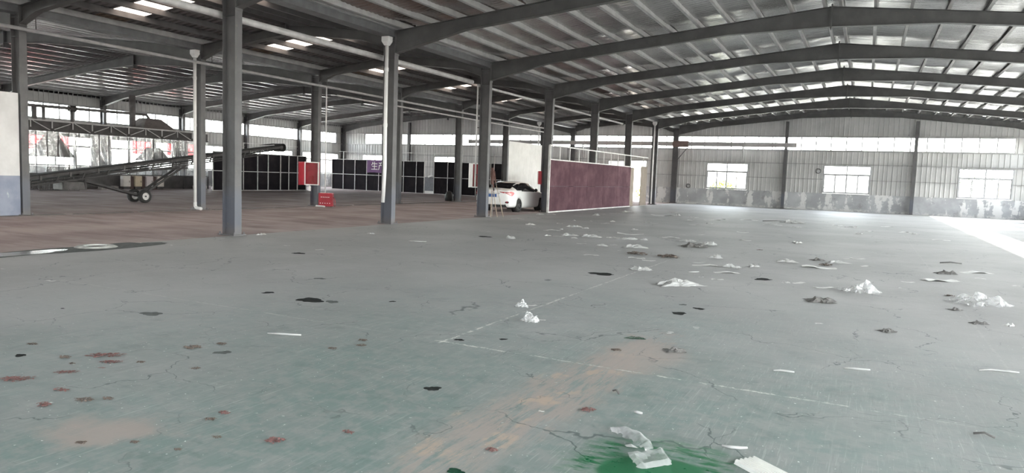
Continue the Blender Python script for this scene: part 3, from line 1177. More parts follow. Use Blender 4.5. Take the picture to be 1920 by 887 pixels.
tag(o, 'plastered wall stub, white above and blue-grey below, beside a column', 'wall')


# ---- framed partitions of film-faced plywood
def partition(name, label, p0, p1, cols, rows, mat, tube=0.05, back=0.0, skip=(), top_rail=None, rail_step=1, posts_only=(), mid=True):
    """p0->p1 on the floor; cols: distances of the joints; rows: heights of the joints"""
    p0, p1 = Vector(p0), Vector(p1)
    d = (p1 - p0).normalized()
    t = thing(name, label, 'partition', p0, math.atan2(d.y, d.x))
    for i in range(len(cols) - 1):
        for j in range(len(rows) - 1):
            if (i, j) in skip or (i, None) in skip:
                continue
            q = MB(); q.box(cols[i] + 0.006, cols[i + 1] - 0.006, back - 0.009, back + 0.009, rows[j] + (0.03 if j == 0 else 0.005), rows[j + 1] - 0.005)
            q.build('panel', mat, t)
    return t, d


def rail(t, a0, z0, a1, z1, w=0.05, y=0.0, name='rail', mat=None):
    q = MB(); q.bar((a0, y, z0), (a1, y, z1), w, w); q.build(name, mat or TUBE, t)


# black partition along the left hall (runs away from the camera)
cols = [0, 1.22, 2.44, 3.66, 4.6, 5.75, 6.55, 7.4, 8.3]
p1, _ = partition('black_partition', 'black plywood partition with pale tube grid beside the drying line', (-37.0, 31.4, -0.012), (-37.0, 39.7, -0.012), cols, [0, 1.28, 2.5], BLACKPLY)
for i, a in enumerate(cols):
    rail(p1, a, 0, a, 3.15 if i in (2, 4, 6) else 2.5, y=-0.04, name='upright')
for a, b in zip(cols[:-1], cols[1:]):
    for z in (1.28, 2.5):
        rail(p1, a + 0.025, z, b - 0.025, z, 0.045, y=-0.04)
rail(p1, 0.0, 0.03, 8.3, 0.03, 0.05, y=-0.045)
rail(p1, 2.44, 3.15, 7.4, 3.15, 0.04, y=-0.04)
rail(p1, 1.22, 1.2, 1.22, 1.75, 0.05, y=-0.09, name='handle', mat=PVC)
# black partition across the left hall
cols = [0.0] + [1.22 * i for i in range(1, 8)] + [9.3]
p2, _ = partition('black_partition', 'black plywood partition with pale tube grid carrying the purple banner', (-40.4, 46.5, -0.012), (-31.1, 46.5, -0.012), cols, [0, 1.28, 2.5], BLACKPLY)
for i, a in enumerate(cols):
    rail(p2, a, 0, a, 3.15 if i in (1, 2, 3, 5, 7, 8) else 2.5, y=-0.04, name='upright')
for a, b in zip(cols[:-1], cols[1:]):
    for z in (1.28, 2.5):
        rail(p2, a + 0.025, z, b - 0.025, z, 0.045, y=-0.04)
rail(p2, 0.7, 3.15, 9.3, 3.15, 0.04, y=-0.04)
cols = [0.0, 1.25, 2.5, 3.75, 5.0, 6.25, 7.5, 8.6]
p3, _ = partition('black_partition', 'black plywood partition with pale tube grid between the half door and the white sheet wall', (-30.2, 46.5, -0.012), (-21.6, 46.5, -0.012), cols, [0, 1.28, 2.5], BLACKPLY)
for i, a in enumerate(cols):
    rail(p3, a, 0, a, 3.15 if i in (0, 2) else 2.5, y=-0.04, name='upright')
for a, b in zip(cols[:-1], cols[1:]):
    for z in (1.28, 2.5):
        rail(p3, a + 0.025, z, b - 0.025, z, 0.045, y=-0.04)
rail(p3, -0.9, 2.5, 0.0, 2.5, 0.04, y=-0.04)
rail(p3, -0.9, 3.15, 2.5, 3.15, 0.04, y=-0.04)
# half-height door in the gap
hd = thing('half_door', 'grey half-height door in the gap of the black partition', 'door', (-30.65, 46.5, -0.012))
q = MB(); q.box(-0.40, 0.40, -0.02, 0.02, 0.22, 1.28); q.build('leaf', plain('blue_grey_door', (0.16, 0.165, 0.19), 0.5), hd)
q = MB(); q.box(-0.40, 0.40, -0.022, 0.022, 0.02, 0.215); q.build('kick_plate', WHITEPAINT, hd)
q = MB(); q.bar((-0.05, -0.06, 1.30), (0.32, -0.06, 1.46), 0.1, 0.14); q.build('cloth', WHITEPAINT, hd)

# red-brown partition between the inner columns
cols = [0.0, 2.46, 4.92, 7.38, 9.84, 12.3]
p4, _ = partition('red_partition', 'red-brown plywood partition with a pale tube rail on top, beside the white car', (XA + 0.25, 29.40, 0.0), (XA + 0.25, 41.70, 0.0), cols, [0, 1.20, 2.40], REDPLY)
q = MB(); q.box(-0.06, 0.0, -0.06, 0.04, 0.0, 3.05); q.build('end_post', TUBE, p4)
up = [1.23 * i for i in range(11)]
for a in up[1:]:
    rail(p4, a, 2.42, a, 3.06, 0.05, y=0.03, name='upright')
rail(p4, 0.0, 3.06, 16.0, 3.10, 0.05, y=0.03)
rail(p4, 0.0, 2.42, 12.3, 2.42, 0.05, y=0.03)
rail(p4, 0.0, 0.02, 12.3, 0.02, 0.06, y=-0.03)
rail(p4, 15.0, 2.52, 15.0, 3.08, 0.05, y=0.03, name='upright')
q = MB(); q.box(12.36, 13.2, 0.05, 0.075, 0.02, 2.38); q.build('tan_panel', TANPLY, p4)['label'] = 'weathered tan plywood panel'
q = MB(); q.box(14.45, 15.85, -0.012, 0.012, 0.02, 2.52); q.build('tan_panel', TANPLY, p4)['label'] = 'weathered tan plywood panel'

# white corrugated sheet wall between two columns of the second row
ws = thing('sheet_wall', 'white corrugated sheet wall standing behind the white car', 'wall', (XB, YK(5) + 0.2, -0.012))
WSH = plain('white_corrugated_sheet', (0.70, 0.70, 0.69), 0.5, 0, 0.05, 2, 'world')
nn = 6
wp = (BAY - 0.4) / nn
q = MB()
pr = []
s_ = 0.0
i = 0
while s_ < wp - 1e-6:
    pr.append((0.0 if i % 4 in (0, 3) else 0.03, s_)); s_ += wp / 16; i += 1
pr.append((0.0, wp))
q.strip([(x, y, 0.02) for x, y in pr], [(x, y, 3.93) for x, y in pr])
wsm = q.mesh('sheet', WSH)
for i in range(nn):
    link('sheet', wsm, ws, (0, i * wp, 0))
for z in (0.1, 2.0, 3.88):
    q = MB(); q.box(-0.06, -0.01, 0, BAY - 0.4, z - 0.03, z + 0.03); q.build('rail', TUBE, ws)

# ---- purple banner
bn = thing('banner', 'purple banner with white characters hung on the black partition', 'banner', (-36.7, 46.45, 1.46))
q = MB()
nx = 14
W_, H_ = 3.0, 1.04
fr = [(W_ * i / nx, -0.03 - 0.012 * math.sin(i * 1.3), 0.03 * math.sin(i * 0.5)) for i in range(nx + 1)]
q.strip([(x, y, z) for x, y, z in fr], [(x, y * 0.8, H_ - z * 0.5) for x, y, z in fr])
q.build('cloth', plain('purple_cloth', (0.13, 0.055, 0.16), 0.7, 0, 0.12, 3), bn)
cu = bpy.data.curves.new('banner_text', 'FONT')
cu.body = '\u751f\u4ea7\u533a'
cu.size = 0.72
cu.extrude = 0.002
tmp = bpy.data.objects.new('banner_text', cu)
C.objects.link(tmp)
dg = bpy.context.evaluated_depsgraph_get()
tm = bpy.data.meshes.new_from_object(tmp.evaluated_get(dg))
bpy.data.objects.remove(tmp)
bpy.data.curves.remove(cu)
tm.materials.clear()
tm.materials.append(WHITEPAINT)
link('lettering', tm, bn, (0.42, -0.055, 0.30), (math.radians(90), 0, 0))


# ---- hose cabinets and extinguisher boxes
def hose_cabinet(label, loc, rot, door_deg=0.0, w=0.70, h=1.0, d=0.24, door_mat=None):
    """box with its back at y = 0 and its open front towards -y; door hinged at -x"""
    t = thing('hose_cabinet', label, 'cabinet', loc, rot)
    q = MB()
    q.box(-w / 2, w / 2, -0.012, 0.0, 0, h)
    q.box(-w / 2, -w / 2 + 0.012, -d, -0.012, 0, h); q.box(w / 2 - 0.012, w / 2, -d, -0.012, 0, h)
    q.box(-w / 2 + 0.012, w / 2 - 0.012, -d, -0.012, 0, 0.012); q.box(-w / 2 + 0.012, w / 2 - 0.012, -d, -0.012, h - 0.012, h)
    q.build('body', REDPAINT, t)
    q = MB(); e = 0.04
    q.box(-w / 2, w / 2, -d - 0.02, -d, h - e, h); q.box(-w / 2, w / 2, -d - 0.02, -d, 0, e)
    q.box(-w / 2, -w / 2 + e, -d - 0.02, -d, e, h - e); q.box(w / 2 - e, w / 2, -d - 0.02, -d, e, h - e)
    q.build('front_frame', WHITEPAINT, t)
    a = math.radians(door_deg)
    ca, sa = math.cos(a), math.sin(a)
    hx, hy = -w / 2, -d - 0.022
    def P(u, v, z):
        return (hx + u * ca - v * sa, hy - u * sa - v * ca, z)
    q = MB()
    vs = [P(u, v, z) for z in (0.01, h - 0.01) for (u, v) in ((0, 0), (w - 0.02, 0), (w - 0.02, 0.02), (0, 0.02))]
    q.add(vs, [(3, 2, 1, 0), (4, 5, 6, 7), (0, 1, 5, 4), (1, 2, 6, 5), (2, 3, 7, 6), (3, 0, 4, 7)])
    dr = q.build('door', door_mat or REDPAINT, t)
    if door_deg > 10:
        q = MB(); q.tube([(0.0, -0.08, 0.40), (0.0, -0.14, 0.22), (0.05, -0.12, 0.08)], 0.03, 8)
        q.build('hose_valve', plain('dark_red_valve', (0.25, 0.02, 0.02), 0.5), t)
    return t


hose_cabinet('open red hose cabinet with pale rim hung on a steel column', (XB + 0.02, YK(2) - 0.20, 0.9), math.radians(32), 102.0, 0.60)
q = MB(); q.lathe([(0.0, 0.001), (0.0, 0.05), (0.2, 0.05), (0.22, 0.02), (0.26, 0.015)], 'z', 12)
tag(q.build('white_bottle', WHITEPAINT, None, (XB - 0.12, YK(2) - 0.22, 0.64)), 'small white canister hung under the open red hose cabinet', 'canister')
hose_cabinet('red hose cabinet with its white door swung open, half behind the column with the brooms', (XA - 0.52, YK(2) + 0.42, 1.10), math.radians(24), 100.0, 0.38, 0.95, 0.16, WHITEPAINT)
q = MB(); q.bar((0.1, -0.03, 0.5), (0.40, -0.42, 0.5), 0.04, 0.04); q.build('bracket', DARKMETAL, [o for o in C.objects if o.name.startswith('hose_cabinet')][-1])
hose_cabinet('red hose cabinet half behind the column at the end of the red-brown partition', (XA - 0.21, YK(3) + 0.1, 1.27), math.radians(-90), 0.0, 0.5, 0.6, 0.16)


def extinguisher_box(label, loc, rot):
    t = thing('extinguisher_box', label, 'box', loc, rot)
    q = MB(); q.box(-0.29, 0.29, -0.14, 0.14, 0.03, 0.55)
    q.build('body', REDPAINT, t)
    q = MB(); q.prism([(-0.30, 0.55), (0.30, 0.55), (0.27, 0.60), (-0.27, 0.60)], 1, -0.15, 0.15); q.build('lid', REDPAINT, t)
    for fx in (-0.225, 0.225):
        q = MB(); q.box(fx - 0.025, fx + 0.025, -0.12, 0.12, 0, 0.03); q.build('foot', DARKMETAL, t)
    for (z, w) in ((0.42, 0.16), (0.16, 0.2)):
        for i in range(5):
            x = -w + 2 * w * i / 4 - 0.03
            q = MB(); q.box(x, x + 0.038, -0.143, -0.140, z - 0.014, z + 0.014); q.build('white_marking', WHITEPAINT, t)
    q = MB(); q.tube([(0.30, -0.05, 0.42), (0.38, -0.05, 0.36), (0.41, -0.05, 0.18), (0.39, -0.05, 0.02)], 0.015, 8); q.build('hose', REDPAINT, t)
    return t


extinguisher_box('small red extinguisher box with white markings on the floor under the open hose cabinet', (XB + 0.72, YK(2) - 0.12, -0.012), math.radians(27))
q = MB(); q.tube([(0, 0, 0.04), (0.3, 0.02, 0.04), (0.5, -0.03, 0.035)], 0.035, 8)
tag(q.build('pipe_offcut', PVC, None, (XB + 0.5, YK(2) - 0.5, -0.012), smooth=True), 'short white pipe offcut lying before the red extinguisher box', 'pipe')


# ---- brooms leaning at the column
def broom(label, foot, top, bend):
    t = thing('broom', label, 'broom', foot)
    f, p = Vector(foot), Vector(top)
    d = (p - f).normalized()
    q = MB(); q.tube([(0, 0, 0.01), tuple((p - f) * 0.5 + Vector((bend, bend, 0))), tuple(p - f)], [0.014, 0.013, 0.012], 8)
    q.build('handle', plain('bleached_broom_stick', (0.40, 0.32, 0.25), 0.7, 0, 0.2, 8), t, smooth=True)
    q = MB()
    rnd = random.Random(int(foot[0] * 100))
    base = (p - f)
    for i in range(26):
        u = Vector((rnd.uniform(-1, 1), rnd.uniform(-1, 1), 0)) * 0.07
        q.tube([base - d * 0.05 + u * 0.12, base + d * 0.28 + u * 0.6, base + d * rnd.uniform(0.5, 0.72) + u * 1.1], 0.006, 4)
    q.build('bristles', plain('brown_broom_bristle', (0.13, 0.07, 0.06), 0.9, 0, 0.3, 10), t)
    q = MB(); q.tube([base - d * 0.03, base + d * 0.07], 0.03, 8); q.build('binding', DARKMETAL, t)


broom('upturned broom nearest the steel column beside the car, bristles up', (-12.66, 23.46, 0), (-12.76, 23.66, 1.18), 0.0)
broom('upturned broom in the middle of the three by the car, bristles up', (-12.58, 23.84, 0), (-12.84, 23.98, 1.05), -0.01)
broom('upturned broom farthest from the column of the three by the car, bristles up', (-12.52, 24.22, 0), (-12.92, 24.30, 1.25), 0.012)
q = MB(); q.tube([(0, 0, 0), (0.02, 0.05, 2.45)], 0.016, 8)
tag(q.build('pole', plain('grey_pole', (0.28, 0.26, 0.25), 0.6), None, (-13.2, 24.55, 0.0), smooth=True), 'tall grey pole standing behind the brooms', 'pole')

# ---- belt conveyor on wheels
CX = -26.45
cv = thing('belt_conveyor', 'long inclined belt conveyor on two wheels', 'conveyor', (CX, 18.8, -0.012))
SL = 0.143
Ya, Yb = 11.9, 26.35
zc = lambda y: 0.94 + (y - 14.56) * SL
CONV = plain('conveyor_steel', (0.042, 0.039, 0.040), 0.75, 0, 0.25, 4, 'world')
for s_ in (-1, 1):
    x = CX + s_ * 0.36
    q = MB(); q.bar((x, Ya, zc(Ya)), (x, Yb, zc(Yb)), 0.05, 0.11); q.build('side_rail', CONV, cv, world=True)
    q = MB(); q.bar((x, Ya + 0.3, zc(Ya) - 0.23), (x, Yb - 1.2, zc(Yb - 1.2) - 0.26), 0.045, 0.05); q.build('lower_rail', CONV, cv, world=True)
    y = Ya + 0.6
    i = 0
    while y < Yb - 1.0:
        q = MB(); q.bar((x, y, zc(y) - 0.25), (x, y + 0.12, zc(y)), 0.035, 0.05); q.build('strut', CONV, cv, world=True)
        y += 0.95
q = MB()
q.bar((CX, Ya + 0.1, zc(Ya + 0.1) + 0.07), (CX, Yb, zc(Yb) + 0.07), 0.56, 0.012)
q.bar((CX, Ya + 0.1, zc(Ya + 0.1) - 0.14), (CX, Yb - 0.05, zc(Yb) - 0.14), 0.56, 0.012)
q.build('belt', RUBBER, cv, world=True)
for yy, nm in ((Ya + 0.1, 'tail_drum'), (Yb, 'head_drum')):
    q = MB(); q.lathe([(-0.30, 0.001), (-0.30, 0.11), (0.30, 0.11), (0.30, 0.001)], 'x', 18, (CX, yy, zc(yy) - 0.035)); q.build(nm, RUBBER, cv, world=True, smooth=False)
y = Ya + 0.8
while y < Yb - 0.4:
    q = MB(); q.lathe([(-0.33, 0.001), (-0.33, 0.04), (0.33, 0.04), (0.33, 0.001)], 'x', 10, (CX, y, zc(y) + 0.02)); q.build('roller', DARKMETAL, cv, world=True)
    q = MB(); q.box(CX + 0.385, CX + 0.42, y - 0.03, y + 0.03, zc(y) - 0.12, zc(y) + 0.03); q.build('roller_bracket', DARKMETAL, cv, world=True)
    y += 1.05
# hood over the head drum
q = MB()
prof = [(Yb + 0.18 * math.sin(t) + 0.05, zc(Yb) - 0.03 + 0.2 * math.cos(t)) for t in [math.pi * k / 8 for k in range(9)]]
prof = [(Yb - 0.9, zc(Yb - 0.9) + 0.17)] + prof
q.strip([(CX - 0.37, a, b) for a, b in prof], [(CX + 0.37, a, b) for a, b in prof])
q.build('head_guard', CONV, cv, world=True)
# undercarriage
AX = (18.85, 0.26)
for s_ in (-1, 1):
    x = CX + s_ * 0.16
    q = MB(); q.bar((x, AX[0], AX[1]), (x, 16.3, zc(16.3) - 0.28), 0.06, 0.08); q.build('brace', CONV, cv, world=True)
    q = MB(); q.bar((x, AX[0], AX[1] + 0.03), (x, 20.9, zc(20.9) - 0.3), 0.06, 0.08); q.build('brace', CONV, cv, world=True)
    q = MB(); q.bar((x, 16.3, zc(16.3) - 0.1), (x, 21.0, zc(21.0) - 0.42), 0.04, 0.06); q.build('tie_bar', CONV, cv, world=True)
    wx = CX + s_ * 0.33
    q = MB(); q.lathe([(-0.08, 0.15), (-0.09, 0.22), (-0.065, 0.262), (0.065, 0.262), (0.09, 0.22), (0.08, 0.15)], 'x', 26, (wx, AX[0], 0.25)); wt = q.build('tyre', RUBBER, cv, world=True, smooth=True)
    q = MB(); q.lathe([(-0.07, 0.001), (-0.07, 0.03), (-0.04, 0.04), (-0.04, 0.13), (-0.075, 0.155), (0.075, 0.155), (0.04, 0.13), (0.04, 0.04), (0.07, 0.03), (0.07, 0.001)], 'x', 22, (wx, AX[0], 0.25)); q.build('wheel_rim', plain('pale_wheel_rim', (0.55, 0.53, 0.52), 0.5, 0, 0.2, 8), cv, world=True)
q = MB(); q.tube([(CX - 0.36, AX[0], 0.25), (CX + 0.42, AX[0], 0.25)], 0.035, 10); q.build('axle', CONV, cv, world=True)
q = MB(); q.box(CX - 0.25, CX + 0.3, 15.6, 16.5, 0.52, 0.80); q.lathe([(-0.25, 0.001), (-0.25, 0.14), (0.25, 0.14), (0.25, 0.001)], 'y', 14, (CX + 0.1, 16.0, 0.7)); q.build('motor', DARKMETAL, cv, world=True)
for yy in (15.65, 16.45):
    q = MB(); q.bar((CX + 0.28, yy, 0.56), (CX + 0.32, yy - 0.05, zc(yy) - 0.2), 0.05, 0.04); q.build('motor_hanger', CONV, cv, world=True)
for (yy, sx) in ((12.4, -1), (12.4, 1)):
    q = MB(); q.bar((CX + sx * 0.36, yy, 0.0), (CX + sx * 0.36, yy, zc(yy) - 0.1), 0.07, 0.07); q.build('tail_leg', CONV, cv, world=True)
# concrete blocks below the motor
for i, (yy) in enumerate((16.5, 17.25)):
    q = MB(); q.prism([(-0.16, 0), (0.16, 0), (0.15, 0.20), (-0.15, 0.20)], 1, -0.14, 0.14)
    tag(q.build('concrete_block', plain('rough_concrete_block', (0.24, 0.22, 0.21), 0.9, 0, 0.2, 8), None, (-39.3, yy + 9.2, -0.012)), 'small concrete block on the floor behind the conveyor', 'block', 'concrete blocks behind the conveyor')

# ---- drying line with clear curtains
DX0, DX1 = -43.2, -40.0
DY0, DY1 = 19.6, 33.6
dl = thing('drying_line', 'long drying line with dark truss frame and clear plastic curtains', 'machine', (DX1, DY0, -0.012))
DFR = plain('dryer_dark_frame', (0.05, 0.045, 0.045), 0.6, 0, 0.25, 3, 'world')
q = MB(); q.box(DX0, DX1 - 0.05, DY0, DY1, 3.18, 3.66); q.build('top_box', DFR, dl, world=True)
q = MB(); q.box(DX0, DX1 - 0.45, DY0, DY1, 0.0, 0.78); q.build('base_box', DFR, dl, world=True)
q = MB(); q.bar((DX1, DY0, 3.70), (DX1, DY1, 3.70), 0.08, 0.07); q.build('top_chord', GREYPIPE, dl, world=True)
q = MB(); q.bar((DX1, DY0, 3.16), (DX1, DY1, 3.16), 0.08, 0.06); q.build('bottom_chord', DFR, dl, world=True)
q = MB(); q.bar((DX1 - 0.03, DY0, 0.82), (DX1 - 0.03, DY1, 0.82), 0.08, 0.07); q.build('sill', DFR, dl, world=True)
y = DY0 + 0.4
i = 0
while y < DY1 - 0.5:
    q = MB(); q.bar((DX1 + 0.03, y, 3.66), (DX1 + 0.03, y, 3.30), 0.05, 0.05); q.build('truss_post', GREYPIPE, dl, world=True)
    if i % 2 == 0:
        q = MB(); q.bar((DX1 + 0.03, y + 0.12, 3.64), (DX1 + 0.03, y + 1.0, 3.2), 0.04, 0.04)
    else:
        q = MB(); q.bar((DX1 + 0.03, y + 0.12, 3.24), (DX1 + 0.03, y + 1.0, 3.6), 0.04, 0.04)
    q.build('truss_diagonal', GREYPIPE, dl, world=True)
    y += 1.12
    i += 1
CURT = mat_film('clear_pvc_curtain', (0.93, 0.93, 0.93), 0.16, 0.16)
nstr = 24
wst = (DY1 - DY0) / nstr
for i in range(nstr):
    rnd = random.Random(100 + i)
    q = MB()
    nyy, nzz = 8, 10
    vs = []
    p1_, p2_ = rnd.uniform(0, 6), rnd.uniform(0, 6)
    am = rnd.uniform(0.02, 0.07)
    for b in range(nzz + 1):
        for a in range(nyy + 1):
            u, v = a / nyy, b / nzz
            e = math.sin(math.pi * u)
            xx = am * e * (math.sin(5 * u + 3 * v + p1_) + 0.7 * math.sin(9 * v + 7 * u + p2_)) * (1.0 - 0.6 * v)
            vs.append((DX1 - 0.02 + xx, DY0 + (i + u * 0.97) * wst + 0.008, 0.86 + v * 2.28))
    fs = [(b * (nyy + 1) + a, b * (nyy + 1) + a + 1, (b + 1) * (nyy + 1) + a + 1, (b + 1) * (nyy + 1) + a) for b in range(nzz) for a in range(nyy)]
    q.add(vs, fs)
    q.build('curtain', CURT, dl, world=True, smooth=True)
    q = MB(); q.tube([(DX1 + 0.02, DY0 + i * wst, 0.82), (DX1 + 0.02, DY0 + i * wst, 3.15)], 0.018, 6); q.build('curtain_rod', DFR, dl, world=True)
# back posts and lower skirts
for y in (DY0, DY0 + 3.5, DY0 + 7, DY0 + 10.5, DY1):
    q = MB(); q.bar((DX0, y, 0), (DX0, y, 3.2), 0.1, 0.1); q.build('post', DFR, dl, world=True)
for y in (DY1 - 1.9, DY1 - 0.9, DY1):
    q = MB(); q.bar((DX1 - 0.03, y, 0), (DX1 - 0.03, y, 0.8), 0.07, 0.07); q.build('post', DFR, dl, world=True)
# hoods inside, seen through the curtain
for (yc, wy, zt_) in ((24.2, 0.85, 2.95), (30.6, 0.75, 2.6)):
    q = MB()
    xs0, xs1 = -42.3, -40.7
    bz = 1.75
    vs = [(xs0, yc - wy, bz), (xs1, yc - wy, bz), (xs1, yc + wy, bz), (xs0, yc + wy, bz), (xs0 + 0.5, yc - 0.25, zt_), (xs1 - 0.5, yc - 0.25, zt_), (xs1 - 0.5, yc + 0.25, zt_), (xs0 + 0.5, yc + 0.25, zt_)]
    q.add(vs, [(0, 1, 5, 4), (1, 2, 6, 5), (2, 3, 7, 6), (3, 0, 4, 7), (4, 5, 6, 7)])
    q.tube([(-41.5, yc, zt_ - 0.02), (-41.5, yc, 3.2)], 0.16, 10)
    q.box(xs0 + 0.2, xs1 - 0.2, yc - wy * 0.75, yc + wy * 0.75, 0.8, 1.2)
    q.build('inner_hood', DFR, dl, world=True)
# outlet hood and duct on top
q = MB()
hy, hz = 30.5, 3.66
vs = [(-42.6, hy - 1.3, hz), (-40.6, hy - 1.3, hz), (-40.6, hy + 1.3, hz), (-42.6, hy + 1.3, hz), (-42.0, hy - 0.55, hz + 0.78), (-41.2, hy - 0.55, hz + 0.78), (-41.2, hy + 0.45, hz + 0.78), (-42.0, hy + 0.45, hz + 0.78)]
q.add(vs, [(0, 1, 5, 4), (1, 2, 6, 5), (2, 3, 7, 6), (3, 0, 4, 7), (4, 5, 6, 7), (0, 3, 2, 1)])
q.build('outlet_hood', plain('brown_grey_hood', (0.15, 0.13, 0.125), 0.6, 0, 0.2, 3, 'world'), dl, world=True)
q = MB(); q.tube([(-41.6, DY0, 4.50), (-41.6, 29.6, 4.66), (-41.6, 30.2, 4.66), (-41.6, 30.4, 4.40)], 0.09, 10); q.build('exhaust_duct', DUCT, dl, world=True, smooth=True)
for (yy, r, zt_) in ((23.35, 0.13, 4.55), (23.85, 0.09, 4.5), (25.45, 0.10, 4.58), (29.22, 0.19, 5.80)):
    q = MB(); q.tube([(-41.6, yy, 3.66), (-41.6, yy, zt_)], r, 12); q.build('flue', DUCT, dl, world=True, smooth=True)
q = MB(); q.lathe([(-0.18, 0.12), (-0.18, 0.19), (0.18, 0.19), (0.18, 0.12)], 'y', 14, (-41.6, 25.45, 4.58)); q.build('duct_clamp', DARKMETAL, dl, world=True)
# low pale boxes behind (white drums and shapes seen under the sill)
q = MB(); q.box(DX1 - 0.35, DX1 - 0.15, DY1 - 0.95, DY1 + 0.35, 0.0, 0.2)
tag(q.build('white_crate', WHITEPAINT), 'low white tray on the floor at the end of the drying line', 'tray')
q = MB(); q.prism([(-0.28, 0), (0.28, 0), (0.28, 0.86), (-0.28, 0.9)], 1, -0.2, 0.2)
o = q.build('white_board', WHITEPAINT, None, (-38.4, 33.4, -0.012)); o.rotation_euler = (0, 0, math.radians(60))
tag(o, 'white box standing at the end of the drying line', 'box')
q = MB()
for i in range(7):
    t0 = 2 * math.pi * i / 7
q.lathe([(0, 0.001), (0, 0.36), (0.3, 0.42), (0.55, 0.3), (0.68, 0.1), (0.7, 0.001)], 'z', 12)
tag(q.build('black_sack', plain('black_sack', (0.03, 0.028, 0.028), 0.6, 0, 0.2, 6), None, (-37.6, 33.6, -0.012), smooth=True), 'black bulging sack beside the white box at the drying line', 'sack')
q = MB(); q.lathe([(0, 0.001), (0, 0.24), (0.25, 0.27), (0.5, 0.18), (0.6, 0.05), (0.61, 0.001)], 'z', 12)
tag(q.build('black_sack', plain('black_sack_dark', (0.02, 0.02, 0.02), 0.6, 0, 0.2, 6), None, (-22.2, 35.85, -0.012), smooth=True), 'black sack on the floor beside the column by the half door', 'sack')

# ---- control cabinets in front of the drying line
for i, (yy, lab, col) in enumerate(((27.45, 'pale grey control cabinet first in the row under the drying line', (0.50, 0.46, 0.44)),
                                    (28.20, 'yellowed control cabinet second in the row under the drying line', (0.46, 0.38, 0.28)),
                                    (28.95, 'pinkish grey control cabinet third in the row under the drying line', (0.46, 0.41, 0.42)),
                                    (29.70, 'pale control cabinet half behind the conveyor strut, last in the row', (0.48, 0.44, 0.41)))):
    t = thing('control_cabinet', lab, 'cabinet', (-39.75, yy, -0.012))
    pm_ = plain('cabinet_paint_%d' % i, col, 0.5, 0, 0.1, 4)
    q = MB(); q.box(-0.16, 0.13, -0.23, 0.23, 0.16, 0.80); q.build('body', pm_, t)
    q = MB(); q.box(0.13, 0.15, -0.215, 0.215, 0.175, 0.785); d_ = q.build('door', pm_, t)
    q = MB(); q.box(0.15, 0.165, 0.13, 0.16, 0.40, 0.52); q.build('handle', DARKMETAL, d_)
    q = MB(); q.box(-0.14, 0.1, -0.2, 0.2, 0.0, 0.16); q.build('plinth', DFR, t)
for yy in (27.83, 28.58, 29.33):
    q = MB(); q.box(-0.1, 0.1, -0.11, 0.11, 0, 0.78)
    o = q.build('brown_post', plain('dark_brown_post', (0.05, 0.028, 0.026), 0.7), None, (-39.8, yy, -0.012))
    tag(o, 'dark brown post between two control cabinets under the drying line', 'post', 'posts between the control cabinets')

# ---- rubble and frame at the foot of the conveyor
t = thing('cage_frame', 'dark metal cage frame on the floor behind the low end of the conveyor', 'cage', (-37.6, 22.0, -0.012), math.radians(90))
for zz_ in (0.05, 0.75):
    for yy in (-0.5, 0.5):
        q = MB(); q.bar((-1.0, yy, zz_), (1.0, yy, zz_), 0.04, 0.04); q.build('rail', DFR, t)
for k_ in range(9):
    for yy in (-0.5, 0.5):
        q = MB(); q.bar((-1.0 + k_ * 0.25, yy, 0.05), (-1.0 + k_ * 0.25, yy, 0.75), 0.03, 0.03); q.build('bar', DARKMETAL, t)

# ---- white saloon car (local: +y forward, origin under the rear axle centre)
def catmull(xs, ys, x):
    n = len(xs)
    if x <= xs[0]:
        return ys[0]
    if x >= xs[-1]:
        return ys[-1]
    i = max(j for j in range(n - 1) if xs[j] <= x)
    t = (x - xs[i]) / (xs[i + 1] - xs[i])
    def slope(j):
        if j == 0:
            return (ys[1] - ys[0]) / (xs[1] - xs[0])
        if j == n - 1:
            return (ys[-1] - ys[-2]) / (xs[-1] - xs[-2])
        a = (ys[j] - ys[j - 1]) / (xs[j] - xs[j - 1])
        b = (ys[j + 1] - ys[j]) / (xs[j + 1] - xs[j])
        return 0.0 if a * b <= 0 else 2 * a * b / (a + b)
    h = xs[i + 1] - xs[i]
    m0, m1 = slope(i) * h, slope(i + 1) * h
    return (2 * t**3 - 3 * t**2 + 1) * ys[i] + (t**3 - 2 * t**2 + t) * m0 + (-2 * t**3 + 3 * t**2) * ys[i + 1] + (t**3 - t**2) * m1


#        u      zbot  zbelt ztop  wlow  wbelt wtop
ST = [(-1.00, 0.42, 0.90, 0.93, 0.60, 0.62, 0.50),
      (-0.96, 0.30, 0.96, 1.01, 0.74, 0.74, 0.58),
      (-0.86, 0.24, 0.98, 1.05, 0.84, 0.83, 0.66),
      (-0.60, 0.22, 0.98, 1.08, 0.89, 0.87, 0.62),
      (-0.40, 0.22, 0.98, 1.13, 0.90, 0.88, 0.58),
      (0.00, 0.20, 0.97, 1.28, 0.90, 0.89, 0.55),
      (0.45, 0.18, 0.96, 1.39, 0.90, 0.89, 0.55),
      (0.95, 0.17, 0.95, 1.43, 0.89, 0.89, 0.56),
      (1.50, 0.17, 0.94, 1.41, 0.89, 0.89, 0.56),
      (1.85, 0.17, 0.93, 1.33, 0.89, 0.88, 0.56),
      (2.25, 0.18, 0.92, 1.12, 0.90, 0.88, 0.60),
      (2.55, 0.19, 0.90, 0.99, 0.90, 0.87, 0.66),
      (3.10, 0.20, 0.83, 0.91, 0.90, 0.85, 0.62),
      (3.45, 0.22, 0.74, 0.82, 0.86, 0.80, 0.58),
      (3.60, 0.26, 0.62, 0.70, 0.74, 0.70, 0.50),
      (3.66, 0.36, 0.54, 0.58, 0.58, 0.56, 0.40)]
US = [s_[0] for s_ in ST]
COLS = [[s_[c] for s_ in ST] for c in range(7)]
NP = 28


